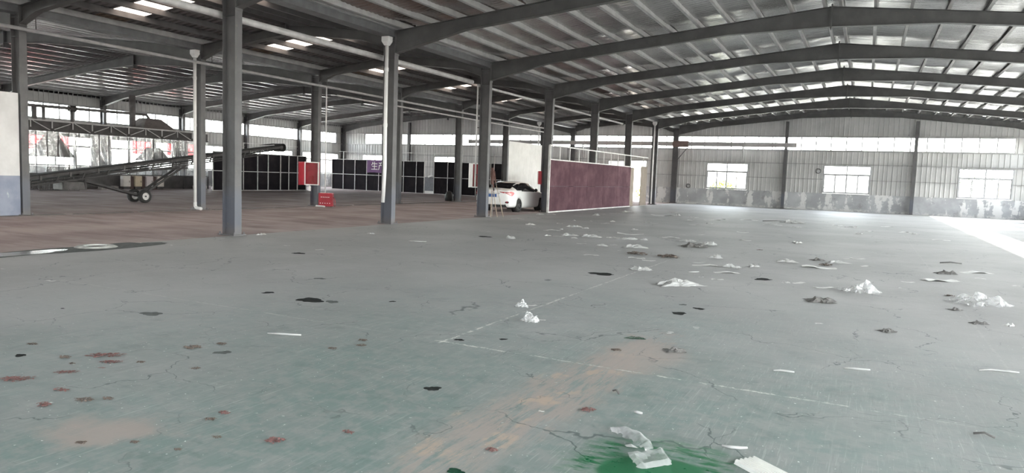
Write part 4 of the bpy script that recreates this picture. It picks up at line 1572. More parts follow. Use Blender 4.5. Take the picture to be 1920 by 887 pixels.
def section(u):
    zb, ze, zt_, wl_, we, wt_ = [catmull(US, COLS[c], u) for c in range(1, 7)]
    ctrl = [(0.0, zb), (wl_ * 0.86, zb), (wl_ * 0.985, zb + 0.10), (wl_ + 0.005, zb + 0.22), (we * 1.012, ze - 0.22), (we, ze - 0.02), (we * 0.975, ze + 0.02),
            (we * 0.5 + wt_ * 0.5 + 0.03, ze + 0.02 + (zt_ - ze) * 0.46), (wt_ + 0.02, ze + (zt_ - ze) * 0.90), (wt_ * 0.82, zt_ - 0.012), (wt_ * 0.4, zt_ + 0.002), (0.0, zt_ + 0.006)]
    d_ = [0.0]
    for a, b in zip(ctrl[:-1], ctrl[1:]):
        d_.append(d_[-1] + 1.0)
    out = []
    for i in range(NP + 1):
        s = d_[-1] * i / NP
        out.append((catmull(d_, [c[0] for c in ctrl], s), catmull(d_, [c[1] for c in ctrl], s)))
    return out, ze, zt_


NS = 90
secs = []
for i in range(NS + 1):
    u = US[0] + (US[-1] - US[0]) * i / NS
    secs.append((u, section(u)))
full = []
for (u, (pr, ze, zt_)) in secs:
    full.append([(x, u, z) for (x, z) in pr] + [(-x, u, z) for (x, z) in reversed(pr[1:-1])])
nr = len(full[0])
car = thing('car', 'white saloon car parked behind the steel columns, tail towards the hall', 'car', (-14.86, 28.52, -0.012), math.radians(3.0))
car.scale = (1, 1, 0.955)
PAINT = plain('white_car_paint', (0.80, 0.80, 0.80), 0.3, 0, 0.01, 2, 'object', coat=0.7)
CGLASS = plain('dark_car_glass', (0.012, 0.012, 0.014), 0.08, 0, 0.05, 2)
BLACKP = plain('black_trim', (0.015, 0.015, 0.016), 0.5, 0, 0.1, 4)
q = MB()
vs = [p for r in full for p in r]
fs = [(i * nr + k, i * nr + (k + 1) % nr, (i + 1) * nr + (k + 1) % nr, (i + 1) * nr + k) for i in range(NS) for k in range(nr)]
fs += [tuple(range(nr))[::-1], tuple(NS * nr + k for k in range(nr))]
q.add(vs, fs)
bme = q.mesh('body', PAINT, smooth=True)
body = link('body', bme, car)
# wheel wells cut out of the body
cutq = MB()
for yc in (0.0, 2.70):
    for s_ in (-1, 1):
        x0, x1 = (0.62, 1.2) if s_ > 0 else (-1.2, -0.62)
        cutq.lathe([(x0, 0.001), (x0, 0.37), (x1, 0.37), (x1, 0.001)], 'x', 28, (0, yc, 0.335))
cutter = link('cutter', cutq.mesh('cutter', PAINT), car)
md = body.modifiers.new('wells', 'BOOLEAN')
md.object = cutter
md.operation = 'DIFFERENCE'
md.solver = 'EXACT'
bpy.context.view_layer.update()
dg = bpy.context.evaluated_depsgraph_get()
nb = bpy.data.meshes.new_from_object(body.evaluated_get(dg))
body.modifiers.clear()
body.data = nb
bpy.data.objects.remove(cutter)
for p in body.data.polygons:
    p.use_smooth = True


def car_patch(name, mat, pick, off=0.006, label=None):
    q = MB()
    used = {}
    for i in range(NS):
        for k in range(nr):
            ids = [(i, k), (i, (k + 1) % nr), (i + 1, (k + 1) % nr), (i + 1, k)]
            pts = [Vector(full[a][b]) for a, b in ids]
            c_ = sum(pts, Vector()) / 4
            kk = k if k < NP else nr - 1 - k
            if not pick(c_, kk):
                continue
            idx = []
            for (a, b) in ids:
                if (a, b) not in used:
                    P_ = Vector(full[a][b])
                    outw = Vector((P_.x, 0.0, P_.z - 0.75))
                    if abs(P_.y + 0.98) < 0.1:
                        outw.y = -0.8
                    used[(a, b)] = len(q.v)
                    q.v.append(tuple(P_ + outw.normalized() * off))
                idx.append(used[(a, b)])
            q.f.append(tuple(idx))
    o = q.build(name, mat, car, smooth=True)
    if label:
        o['label'] = label
    return o


def belt_top(u):
    return catmull(US, COLS[2], u), catmull(US, COLS[3], u)


def side_pick(s_):
    def f(c, kk):
        ze, zt_ = belt_top(c.y)
        if c.x * s_ <= 0:
            return False
        lo = ze + 0.035
        hi = ze + (zt_ - ze) * 0.86
        return -0.22 < c.y < 2.22 and lo < c.z < hi and abs(c.x) > 0.57 and (c.z - lo) < 1.05 * (c.y + 0.42) and (c.z - lo) < 0.72 * (2.35 - c.y)
    return f


for s_ in (-1, 1):
    car_patch('side_window', CGLASS, side_pick(s_))
car_patch('rear_window', CGLASS, lambda c, kk: -0.50 < c.y < 0.36 and abs(c.x) < 0.53 + 0.1 * (0.36 - c.y) and c.z > belt_top(c.y)[0] + 0.06 and kk > NP * 0.70)
car_patch('windscreen', CGLASS, lambda c, kk: 1.72 < c.y < 2.45 and abs(c.x) < 0.60 and kk > NP * 0.70)
for s_ in (-1, 1):
    # claw-shaped tail lamp: upper arm on the boot lid, wrap over the corner
    t_ = MB()
    RED = REDPAINT
    def PT(u, z, e=0.0):
        """point on the body skin at station u, height z"""
        pr, ze, zt_ = section(u)
        best = min(pr, key=lambda a: abs(a[1] - z) + (0.5 if a[0] < 0.3 else 0))
        return Vector((s_ * (best[0] + e), u, z))
    rows = [(-0.985, 0.945, 0.87), (-0.95, 0.955, 0.82), (-0.90, 0.965, 0.78), (-0.84, 0.968, 0.76), (-0.76, 0.965, 0.76), (-0.68, 0.955, 0.80), (-0.60, 0.93, 0.86)]
    top_ = [PT(u, a, 0.012) for u, a, b in rows]
    bot_ = [PT(u, b, 0.012) for u, a, b in rows]
    # arm reaching inwards on the boot lid
    top_ = [Vector((s_ * 0.36, -1.012, 0.955)), Vector((s_ * 0.52, -1.015, 0.945))] + top_
    bot_ = [Vector((s_ * 0.37, -1.012, 0.935)), Vector((s_ * 0.52, -1.015, 0.90))] + bot_
    t_.strip(bot_, top_)
    lamp = t_.build('tail_lamp', plain('red_lamp_%s' % ('r' if s_ > 0 else 'l'), (0.36, 0.010, 0.02), 0.15, 0, 0.1, 5), car)
    t_ = MB()
    inner = [(a * 0.62 + b * 0.38) + Vector((s_ * 0.004, -0.004, 0)) for a, b in zip(top_[2:-3], bot_[2:-3])]
    inner2 = [(a * 0.22 + b * 0.78) + Vector((s_ * 0.004, -0.004, 0)) for a, b in zip(top_[2:-3], bot_[2:-3])]
    t_.strip(inner2, inner)
    t_.build('lamp_lens', plain('pink_lens_%s' % ('r' if s_ > 0 else 'l'), (0.72, 0.30, 0.32), 0.15, 0, 0.1, 5), lamp)
    # lower bumper vent with reflector
    t_ = MB()
    t_.prism([(s_ * 0.48, 0.50), (s_ * 0.76, 0.52), (s_ * 0.80, 0.46), (s_ * 0.74, 0.42), (s_ * 0.56, 0.44)], 1, -0.985, -0.93)
    vt = t_.build('bumper_vent', BLACKP, car)
    t_ = MB(); t_.prism([(s_ * 0.66, 0.505), (s_ * 0.75, 0.508), (s_ * 0.77, 0.46), (s_ * 0.70, 0.445)], 1, -0.992, -0.98); t_.build('reflector', plain('red_reflector_%s' % ('r' if s_ > 0 else 'l'), (0.35, 0.02, 0.05), 0.3), vt)
    # door mirror
    t_ = MB()
    t_.lathe([(-0.07, 0.001), (-0.06, 0.06), (0.0, 0.085), (0.06, 0.06), (0.075, 0.001)], 'y', 12, (s_ * 0.99, 1.72, 1.03))
    t_.bar((s_ * 0.86, 1.75, 0.98), (s_ * 0.97, 1.73, 1.02), 0.05, 0.04)
    t_.build('door_mirror', BLACKP, car, smooth=True)
# rear details
q = MB(); q.prism([(-0.62, 0.42), (0.62, 0.42), (0.70, 0.24), (-0.70, 0.24)], 1, -0.975, -0.90); q.build('rear_diffuser', BLACKP, car)
q = MB(); q.prism([(-0.40, 0.87), (0.40, 0.87), (0.32, 0.68), (-0.32, 0.68)], 1, -1.012, -0.98); pr_ = q.build('plate_recess', plain('recess_white', (0.70, 0.70, 0.70), 0.4), car)
q = MB(); q.box(-0.22, 0.22, -1.024, -1.013, 0.70, 0.84); q.build('number_plate', plain('blue_plate', (0.03, 0.10, 0.32), 0.4, 0, 0.1, 8), car)
q = MB(); q.box(-0.38, 0.38, -1.025, -1.005, 0.86, 0.885); q.build('chrome_strip', CHROME, car)
q = MB()
for (x0, x1, z0, z1) in ((-0.05, -0.03, 0.905, 0.965), (0.03, 0.05, 0.905, 0.965), (-0.03, 0.03, 0.928, 0.942)):
    q.box(x0, x1, -1.012, -0.995, z0, z1)
q.build('badge', CHROME, car)
q = MB(); q.lathe([(-1.0, 0.03), (-0.8, 0.03)], 'y', 12, (0.52, 0, 0.27)); q.build('exhaust', CHROME, car)
# wheels
for yc in (0.0, 2.70):
    for s_ in (-1, 1):
        wxx = s_ * 0.79
        q = MB(); q.lathe([(-0.10, 0.22), (-0.108, 0.29), (-0.085, 0.322), (0.085, 0.322), (0.108, 0.29), (0.10, 0.22)], 'x', 30, (wxx, yc, 0.322)); tyre = q.build('tyre', RUBBER, car, smooth=True)
        q = MB(); q.lathe([(0.0, 0.215), (s_ * 0.10, 0.222), (s_ * 0.10, 0.205), (s_ * 0.05, 0.195), (s_ * 0.05, 0.001)], 'x', 26, (wxx, yc, 0.322)); rim = q.build('rim', plain('dark_rim_%d_%d' % (int(yc * 10), s_), (0.05, 0.05, 0.055), 0.4), car)
        for j in range(5):
            t0 = 2 * math.pi * j / 5 + 0.3
            q = MB(); q.bar((wxx + s_ * 0.075, yc + 0.03 * math.cos(t0), 0.322 + 0.03 * math.sin(t0)), (wxx + s_ * 0.085, yc + 0.2 * math.cos(t0), 0.322 + 0.2 * math.sin(t0)), 0.045, 0.03, up=(1, 0, 0)); q.build('spoke', CHROME if j % 2 == 0 else DARKMETAL, rim)
        q = MB(); q.lathe([(wxx - s_ * 0.16, 0.001), (wxx - s_ * 0.16, 0.362)], 'x', 24, (0, yc, 0.335)); q.build('wheel_well', BLACKP, car)

# ---- manhole and wet gully on the edge of the green floor
mh = thing('manhole', 'round manhole with a wet pale rim on the edge of the green floor', 'manhole', (-12.82, 8.25, 0.0))
q = MB(); q.lathe([(0.003, 0.19), (0.03, 0.21), (0.03, 0.30), (0.003, 0.36)], 'z', 28); q.build('rim', plain('wet_concrete_rim', (0.42, 0.43, 0.41), 0.6, 0, 0.25, 6), mh)
q = MB(); q.lathe([(0.006, 0.001), (0.006, 0.20)], 'z', 28); q.build('hole_shade', plain('painted_hole_shade', (0.012, 0.011, 0.011), 0.8, 0, 0.2, 8, spec=0.05), mh)  # black disc paints the darkness inside the open hole


def puddle(name, pts_c, rx, ry, rot, seed, mat, z, label):
    rnd = random.Random(seed)
    q = MB()
    n = 28
    ph = [rnd.uniform(0, 6.28) for _ in range(4)]
    ring = []
    for i in range(n):
        t = 2 * math.pi * i / n
        r = 1 + 0.16 * math.sin(2 * t + ph[0]) + 0.12 * math.sin(3 * t + ph[1]) + 0.09 * math.sin(5 * t + ph[2]) + 0.06 * math.sin(8 * t + ph[3])
        u, v = rx * r * math.cos(t), ry * r * math.sin(t)
        ring.append((u * math.cos(rot) - v * math.sin(rot), u * math.sin(rot) + v * math.cos(rot), z))
    q.add(ring + [(0, 0, z + 0.0006)], [(i, (i + 1) % n, n) for i in range(n)])
    o = q.build(name, mat, floor, (pts_c[0], pts_c[1], 0))
    if label:
        o['label'] = label
    return o


WATER = plain('dirty_green_water', (0.012, 0.030, 0.024), 0.22, 0, 0.2, 4)
OIL = plain('black_oil_stain', (0.03, 0.032, 0.031), 0.85, 0, 0.3, 12, spec=0.03)
DAMP = plain('damp_patch', (0.11, 0.118, 0.115), 0.7, 0, 0.2, 8, spec=0.1)
GREENW = plain('wet_green_patch', (0.012, 0.06, 0.035), 0.2, 0, 0.2, 8)
puddle('water_puddle', (-12.72, 6.2), 0.30, 1.25, 0.06, 21, WATER, 0.0016, 'dark green puddle in the gully')
puddle('water_puddle', (-12.80, 7.35), 0.16, 0.35, 0.0, 22, WATER, 0.0022, 'dark green puddle in the gully')
puddle('damp_patch', (-12.66, 7.3), 0.42, 2.2, 0.05, 23, DAMP, 0.0010, 'damp grey patch around the gully')
puddle('damp_patch', (-12.72, 8.5), 0.44, 0.95, 0.05, 24, DAMP, 0.0013, 'damp grey patch around the gully')

LITTER = {
'c':[(-8.22,16.36,0.21),(-9.97,21.28,0.33),(-13.16,33.74,0.37),(-12.35,27.34,0.33),(-9.89,25.05,0.09),(-10.63,29.47,0.31),(-12.6,35.49,0.29),(-10.68,34.29,0.65),(-8.6,25.8,0.19),(-9.28,25.23,0.11),(-8.54,21.68,0.48),(-8.02,21.33,0.21),(-8.41,20.24,0.11),(-7.76,17.72,0.17),(-7.33,18.3,0.45),(-6.91,17.59,0.16),(-6.73,18.34,0.54),(-6.24,18.5,0.17),(-5.75,18.51,0.55),(-5.31,18.6,0.2),(-6.67,22.27,0.21),(-6.34,16.9,0.06),(-5.59,16.09,0.27),(-4.87,16.34,0.55),(-3.53,12.32,0.35),(-8.76,35.97,0.46),(-8.0,33.49,0.31),(-6.54,29.77,0.35),(-7.03,32.59,0.45),(-5.45,28.34,0.32),(-7.54,26.49,0.16),(-4.28,19.24,0.45),(-3.59,18.6,0.39),(-2.83,15.43,0.3),(-2.22,13.93,0.3),(-1.88,14.39,0.21),(-2.52,10.92,0.65),(-2.8,32.92,0.95),(-2.36,29.51,0.4),(-0.44,32.05,0.51),(-0.15,27.71,0.27),(1.68,29.8,0.25),(-1.67,21.37,0.28),(-1.4,15.83,0.39),(-0.46,16.54,0.46),(-1.09,12.39,0.13),(0.58,13.1,0.08),(1.66,10.31,0.13),(-4.9,56.75,1.33),(-12.74,12.15,0.13),(-12.28,10.05,0.04),(-12.79,12.31,0.14),(-11.22,14.41,0.18),(-8.08,16.09,0.21)],
'f':[(-9.41,20.3,0.17),(-11.42,25.21,0.3),(-12.17,28.07,0.43),(-11.69,23.82,0.49),(-10.95,28.13,0.29),(-9.55,22.82,0.25),(-10.85,30.81,0.48),(-10.59,31.95,0.49),(-8.43,24.41,0.34),(-8.46,19.62,0.53),(-7.47,17.78,0.28),(-6.14,18.75,0.2),(-6.18,20.2,0.82),(-6.2,16.25,0.25),(-5.48,16.58,0.2),(-4.95,15.39,0.08),(-5.1,13.97,0.32),(-4.16,14.12,0.36),(-3.83,13.87,0.28),(-8.47,32.74,1.13),(-5.94,31.17,0.75),(-5.75,32.33,0.68),(-4.66,33.11,0.81),(-3.47,31.14,0.46),(-7.17,26.46,0.31),(-5.79,27.06,0.39),(-4.47,22.09,0.23),(-4.95,20.12,0.49),(-4.94,21.53,0.18),(-3.03,21.03,0.33),(-3.61,24.45,0.4),(-2.92,14.3,0.28),(-2.71,13.86,0.52),(-2.17,13.06,0.45),(-2.43,12.14,0.1),(-2.13,12.0,0.23),(-3.64,7.9,0.14),(-3.17,7.16,0.1),(-1.57,7.77,0.05),(-1.77,7.42,0.06),(-3.35,30.37,0.74),(-1.02,32.9,0.41),(-0.76,31.17,0.43),(0.17,29.84,0.3),(0.87,34.44,0.49),(1.38,30.68,0.53),(2.29,27.1,0.52),(-0.75,15.2,0.65),(-0.08,17.89,0.32),(-0.31,17.67,0.21),(0.08,16.29,0.23),(2.06,16.75,0.61),(2.01,15.69,0.18),(1.31,14.68,0.69),(0.75,14.05,0.23),(-0.5,12.24,0.33),(-0.89,12.54,0.28),(2.45,14.95,0.12),(-0.4,8.97,0.09),(-1.89,4.33,0.04),(-1.77,7.35,0.06),(-1.59,7.84,0.07),(-12.65,11.01,0.09),(-12.22,9.37,0.11),(-12.95,9.23,0.16),(-9.57,5.53,0.13),(-11.07,5.74,0.07),(-10.65,10.9,0.13),(-9.66,10.78,0.18),(-9.52,17.55,0.1)],
'l':[(-4.39,14.87,0.57),(-3.68,14.76,0.61),(-2.26,18.22,0.18),(-0.66,15.82,0.37),(1.24,12.66,0.19),(-2.01,6.3,0.13),(-4.59,2.86,0.14),(-4.49,2.96,0.1),(-3.9,2.4,0.08),(-3.66,2.56,0.07),(-6.37,3.52,0.11),(-5.73,3.42,0.13),(-5.52,3.34,0.07),(-5.13,3.65,0.09),(-4.63,3.77,0.09),(-5.18,4.2,0.19),(-5.1,4.42,0.12),(-3.61,3.04,0.09),(-3.33,2.86,0.07),(-3.36,2.62,0.06),(-4.19,4.85,0.11),(-4.17,5.25,0.12),(-4.05,5.09,0.12)],
'd':[(-3.77,17.69,0.59),(-0.88,16.76,0.29),(1.47,16.07,0.36),(-0.48,10.7,0.37),(1.18,11.22,0.18),(1.33,10.23,0.19),(0.32,8.97,0.19),(-1.53,6.6,0.19)],
't':[(-2.68,12.67,0.25),(-1.3,4.64,0.06),(-0.53,6.39,0.17),(-0.61,4.35,0.15),(0.03,6.86,0.22),(1.17,7.53,0.34),(-9.27,13.64,0.41),(-4.9,4.99,0.33)],
'C':[(-3.7,7.73,0.15),(-3.24,7.0,0.18),(0.02,12.14,0.55),(1.58,12.04,0.66)],
'k':[(-3.47,33.5,1.45),(1.79,18.45,0.47),(-1.58,5.0,0.08),(0.8,5.45,0.12)],
'r':[(-1.62,4.52,0.12),(-4.92,2.89,0.12),(-4.71,2.66,0.12),(-3.63,3.17,0.1),(-3.0,2.99,0.13),(-2.74,3.32,0.09),(-1.86,3.54,0.09)],
'g':[(-2.01,6.91,0.18),(-1.88,3.18,0.09)],
's':[(-6.72,4.92,0.22),(-7.68,4.56,0.04),(-6.07,3.26,0.09),(-4.85,4.22,0.14),(-9.52,10.05,0.23),(-7.08,7.91,0.16),(-6.76,6.6,0.16),(-5.99,6.53,0.31),(-5.71,6.6,0.15),(-5.15,7.06,0.08),(-8.81,16.04,0.39),(-3.43,5.8,0.09),(-3.09,6.07,0.08),(-3.93,11.31,0.45),(-1.95,8.55,0.19),(-4.36,10.03,0.1),(-1.48,12.59,0.3),(-2.05,9.19,0.1),(-1.81,9.03,0.13),(-2.79,4.35,0.11)],
'R':[(-5.52,3.63,0.31),(-5.31,3.53,0.19),(-5.22,3.39,0.07),(-5.31,3.18,0.18),(-5.42,2.88,0.27)],
}
random.seed(11)
for i, (x, y, w) in enumerate(LITTER['s']):
    puddle('oil_stain', (x, y), w * 0.5, w * random.uniform(0.35, 0.55), 0.46 + random.uniform(-0.3, 0.3), 40 + i, OIL if i not in (0, 3, 5, 8, 15, 17) else DAMP, 0.002, 'dark stain')
for i, (x, y, w) in enumerate(LITTER['g']):
    puddle('wet_green_stain', (x, y), w * 0.5, w * 0.42, 0.46, 80 + i, GREENW, 0.002, 'dark green wet stain')

# ---- litter on the floor
PLASTIC = mat_translucent('white_plastic_scrap', (0.62, 0.62, 0.61), 0.35)
PAPER = plain('pale_paper_scrap', (0.66, 0.66, 0.64), 0.6, 0, 0.1, 6)
DARKF = plain('dark_grey_scrap', (0.11, 0.105, 0.10), 0.7, 0, 0.3, 9)
LEAF = plain('dry_brown_leaf', (0.16, 0.125, 0.105), 0.8, 0, 0.45, 20)
REDLEAF = plain('red_brown_flake', (0.225, 0.115, 0.105), 0.75, 0, 0.45, 22)
PALEFLAKE = plain('pale_flake', (0.52, 0.44, 0.40), 0.7, 0, 0.2, 15)


def crumple(seed, h=0.20, n=11, elong=0.55):
    """crumpled sheet of unit width lying on the ground"""
    rnd = random.Random(seed)
    pk = [(rnd.uniform(-.42, .42), rnd.uniform(-.4, .4), rnd.uniform(0.3, 1.0), rnd.uniform(0.06, 0.16)) for _ in range(12)]
    fr_ = [(rnd.uniform(2, 5), rnd.uniform(2, 5), rnd.uniform(0, 6)) for _ in range(4)]
    q = MB()
    vs = []
    for j in range(n + 1):
        for i in range(n + 1):
            u, v = i / n - .5, j / n - .5
            r = max(abs(u), abs(v)) * 2
            edge = max(0.0, 1 - r ** 4)
            z = sum(a * math.exp(-((u - px) ** 2 + (v - py) ** 2) / (s * s)) for px, py, a, s in pk) * h * 0.75
            z += 0.14 * h * sum(abs(math.sin(a * u * 3 + b * v * 3 + c)) for a, b, c in fr_)
            z = z * (0.15 + 0.85 * edge) + rnd.uniform(0, 0.10) * h
            jx, jy = rnd.uniform(-.05, .05), rnd.uniform(-.05, .05)
            k_ = 1.0 + 0.18 * math.sin(7 * math.atan2(v, u) + seed)
            vs.append(((u + jx) * k_, (v + jy) * elong * k_ * 1.2, max(0.002, z)))
    fs = [(j * (n + 1) + i, j * (n + 1) + i + 1, (j + 1) * (n + 1) + i + 1, (j + 1) * (n + 1) + i) for j in range(n) for i in range(n)]
    q.add(vs, fs)
    return q


def flat_scrap(seed):
    rnd = random.Random(seed)
    q = MB()
    n = 6
    vs = []
    for j in range(4):
        for i in range(n + 1):
            u, v = i / n - .5, j / 3 - .5
            vs.append((u + rnd.uniform(-.03, .03), v * rnd.uniform(0.25, 0.42), 0.004 + max(0, 0.05 * math.sin(6 * u + seed) * (0.5 + abs(v)) + rnd.uniform(0, 0.03))))
    fs = [(j * (n + 1) + i, j * (n + 1) + i + 1, (j + 1) * (n + 1) + i + 1, (j + 1) * (n + 1) + i) for j in range(3) for i in range(n)]
    q.add(vs, fs)
    return q


def flakes(seed, n, mat_h=0.12, elong=0.6, size=0.07):
    """heap of small curled flakes, unit width"""
    rnd = random.Random(seed)
    q = MB()
    for _ in range(n):
        a, r = rnd.uniform(0, 6.28), 0.5 * math.sqrt(rnd.random()) * rnd.uniform(0.5, 1)
        cx, cy = r * math.cos(a), r * math.sin(a) * elong
        cz = rnd.uniform(0.0, mat_h) * (1 - 1.7 * r)
        cz = max(0.0, cz)
        t = rnd.uniform(0, 3.14)
        s = size * rnd.uniform(0.6, 1.5)
        w_ = s * rnd.uniform(0.35, 0.7)
        dx, dy = math.cos(t), math.sin(t)
        tl = rnd.uniform(-0.5, 0.5)
        q.add([(cx - dx * s + dy * w_, cy - dy * s - dx * w_, cz + 0.012 + max(0, tl * s)), (cx + dy * w_, cy - dx * w_, cz + 0.012 + s * 0.35), (cx + dx * s + dy * w_, cy + dy * s - dx * w_, cz + 0.012 + max(0, -tl * s)),
               (cx - dx * s - dy * w_, cy - dy * s + dx * w_, cz + 0.008 + max(0, tl * s)), (cx - dy * w_, cy + dx * w_, cz + 0.012 + s * 0.3), (cx + dx * s - dy * w_, cy + dy * s + dx * w_, cz + 0.008 + max(0, -tl * s))],
              [(0, 1, 4, 3), (1, 2, 5, 4)])
    return q


MARKS = [((-12.9, 30.0), 'by the near end of the red-brown partition'), ((-12.9, 38.0), 'along the far half of the red-brown partition'), ((-13.2, 23.7), 'by the column with the brooms'), ((-13.2, 17.7), 'by the column with the short downpipe'),
         ((-13.0, 11.7), 'by the lone column at the floor edge'), ((-12.8, 8.2), 'near the manhole'), ((-3.5, 9.5), 'along the crumbling floor joint'), ((-1.0, 4.0), 'near the wet green patch'),
         ((-5.3, 3.4), 'among the red flake patches'), ((-3.95, 2.6), 'on the pale tan patch'), ((-4.7, 2.8), 'between the red patches and the tan patch'), ((-5.2, 4.3), 'behind the widest red patch'), ((-4.2, 5.0), 'before the start of the floor joint'), ((-6.2, 3.4), 'beside the dark stain past the red patches'), ((-3.4, 2.8), 'past the tan patch towards the scuffed streak'),
          ((-4.1, 14.8), 'round the brown leaf heaps of the litter trail'), ((-7.0, 18.2), 'in the thick of the white litter trail'), ((-10.0, 24.5), 'between the white car and the litter trail'),
         ((-5.0, 22.0), 'past the far side of the litter trail'), ((-6.0, 31.0), 'out on the floor before the back windows'), ((-0.5, 30.5), 'on the floor before the wind posts of the back wall'), ((1.8, 27.5), 'beside the long sunlit stripe'),
         ((-1.0, 16.0), 'round the dark scrap on the open grey floor'), ((1.5, 15.5), 'near the dark crack of the grey floor'), ((0.8, 11.5), 'round the clear plastic bag on the grey floor'), ((-0.5, 7.5), 'on the bare floor past the wet green patch'),
         ((-8.5, 11.0), 'on the bare floor beside the lone column'), ((-1.7, 6.2), 'on the tan scuffed streak'), ((-2.6, 12.6), 'beyond the end of the floor joint')]


def where(x, y):
    return min(MARKS, key=lambda a: (a[0][0] - x) ** 2 + (a[0][1] - y) ** 2)[1]


def size_word(w):
    return 'tiny' if w < 0.12 else ('small' if w < 0.26 else ('hand-wide' if w < 0.45 else 'broad'))


CM = [crumple(200 + i).mesh('plastic_scrap', PLASTIC) for i in range(7)]
FM = [flat_scrap(300 + i).mesh('paper_scrap', PAPER) for i in range(6)]
DM = [crumple(400 + i, 0.12, 9, 0.6).mesh('dark_scrap', DARKF) for i in range(3)]
LM = [flakes(500 + i, 46, 0.10, 0.65, 0.075).mesh('leaf_clump', LEAF) for i in range(4)]
RM = [flakes(600 + i, 85, 0.10, 0.42, 0.040).mesh('red_flake_clump', REDLEAF) for i in range(3)]
RS = [flakes(700 + i, 36, 0.20, 0.6, 0.075).mesh('brown_flake_clump', REDLEAF) for i in range(4)]
random.seed(23)
VIEW = 0.46            # litter is longest across the aisle
for i, (x, y, w) in enumerate(LITTER['c']):
    if y > 53:
        x, y, w = -4.7, 52.9, 0.8
    o = link('plastic_scrap', CM[i % 7], None, (x, y, 0.0), (0, 0, VIEW + random.uniform(-0.5, 0.5)), (w, w * 0.9, w * random.uniform(0.7, 1.1) * (1.0 if w < 0.4 else 0.6)))
    tag(o, size_word(w) + ' crumpled white plastic scrap ' + where(x, y), 'scrap', 'crumpled plastic scraps on the hall floor')
for i, (x, y, w) in enumerate(LITTER['f']):
    o = link('paper_scrap', FM[i % 6], None, (x, y, 0.0), (0, 0, VIEW + random.uniform(-0.4, 0.4)), (w, w * random.uniform(0.8, 1.3), w * 0.7))
    tag(o, size_word(w) + ' flat pale paper scrap ' + where(x, y), 'scrap', 'flat scraps on the hall floor')
for i, (x, y, w) in enumerate(LITTER['d']):
    o = link('dark_scrap', DM[i % 3], None, (x, y, 0.0), (0, 0, VIEW + random.uniform(-0.4, 0.4)), (w, w, w))
    tag(o, size_word(w) + ' dark grey crumpled scrap ' + where(x, y), 'scrap', 'dark scraps on the hall floor')
for i, (x, y, w) in enumerate(LITTER['l']):
    o = link('leaf_clump', LM[i % 4], None, (x, y, 0.0), (0, 0, VIEW + random.uniform(-0.4, 0.4)), (w, w, w))
    tag(o, size_word(w) + ' clump of dry brown leaves ' + where(x, y), 'debris', 'brown leaf clumps on the floor')
RLAB = ['widest patch of red-brown flakes in the crack of the green floor', 'patch of red-brown flakes touching the widest red patch', 'tiny round clump of red-brown flakes at the foot of the red patches',
        'oval patch of red-brown flakes between two larger red patches', 'long patch of red-brown flakes cut by the picture edge']
for i, (x, y, w) in enumerate(LITTER['R']):
    o = link('red_flake_clump', RM[i % 3], None, (x, y, 0.0), (0, 0, VIEW + (0.15 if i != 2 else 0)), (w * 1.1, w * 1.1, w * 0.8))
    tag(o, RLAB[i], 'debris')
for i, (x, y, w) in enumerate(LITTER['r']):
    o = link('brown_flake_clump', RS[i % 4], None, (x, y, 0.0), (0, 0, VIEW + random.uniform(-0.4, 0.4)), (w * 1.1, w * 1.1, w))
    tag(o, size_word(w) + ' heap of curled red-brown flakes ' + where(x, y), 'debris', 'small heaps of red-brown flakes')
for i, (x, y, w) in enumerate(LITTER['t']):
    q = MB()
    a = [0.85, 0.0, 0.28, 0.3, 0.28, 0.35, 0.5, 0.40][i]
    L_ = w * 0.5
    bend = 0.12 * w * ((i % 3) - 1)
    q.tube([(-L_, 0, 0.012), (-L_ * 0.3, bend, 0.014), (L_ * 0.4, bend * 0.7, 0.012), (L_, 0, 0.012)], [0.006, 0.010, 0.010, 0.007], 6)
    o = q.build('white_strip', PLASTIC, None, (x, y, 0.0), smooth=True)
    o.rotation_euler = (0, 0, a)
    tag(o, size_word(w) + ' thin white plastic strip ' + where(x, y), 'strip', 'thin white strips on the floor')
for i, (x, y, w) in enumerate(LITTER['k']):
    q = MB()
    L_ = w * 0.5
    q.tube([(-L_, 0, 0.012), (0, 0.07 * w, 0.03), (L_, 0.02 * w, 0.012)], 0.007 if w < 0.3 else 0.014, 6)
    q.tube([(0, 0.07 * w, 0.03), (L_ * 0.5, 0.22 * w, 0.012)], 0.005, 5)
    o = q.build('twig', DARKF, None, (x, y, 0.0), smooth=True)
    o.rotation_euler = (0, 0, [0.6, 0.4, -0.7, -0.2][i])
    tag(o, size_word(w) + ' dark forked twig ' + where(x, y), 'twig', 'dark twigs on the floor')
BAGFILM = mat_film('cloudy_clear_plastic', (0.9, 0.9, 0.9), 0.42, 0.10, 0.2)
CL = ['small upright tuft of white plastic beside the crumbling floor joint', 'small white plastic tuft with a loose tail before the floor joint',
      'large crumpled sheet of white plastic out on the grey floor', 'crumpled clear plastic bag with dark edges on the grey floor']
for i, (x, y, w) in enumerate(LITTER['C']):
    q = crumple(900 + i, 0.42 if i < 2 else 0.20, 14, 0.6)
    o = q.build('plastic_bag', BAGFILM, None, (x, y, 0.0))
    o.scale = (w, w, w)
    o.rotation_euler = (0, 0, VIEW)
    tag(o, CL[i], 'plastic')

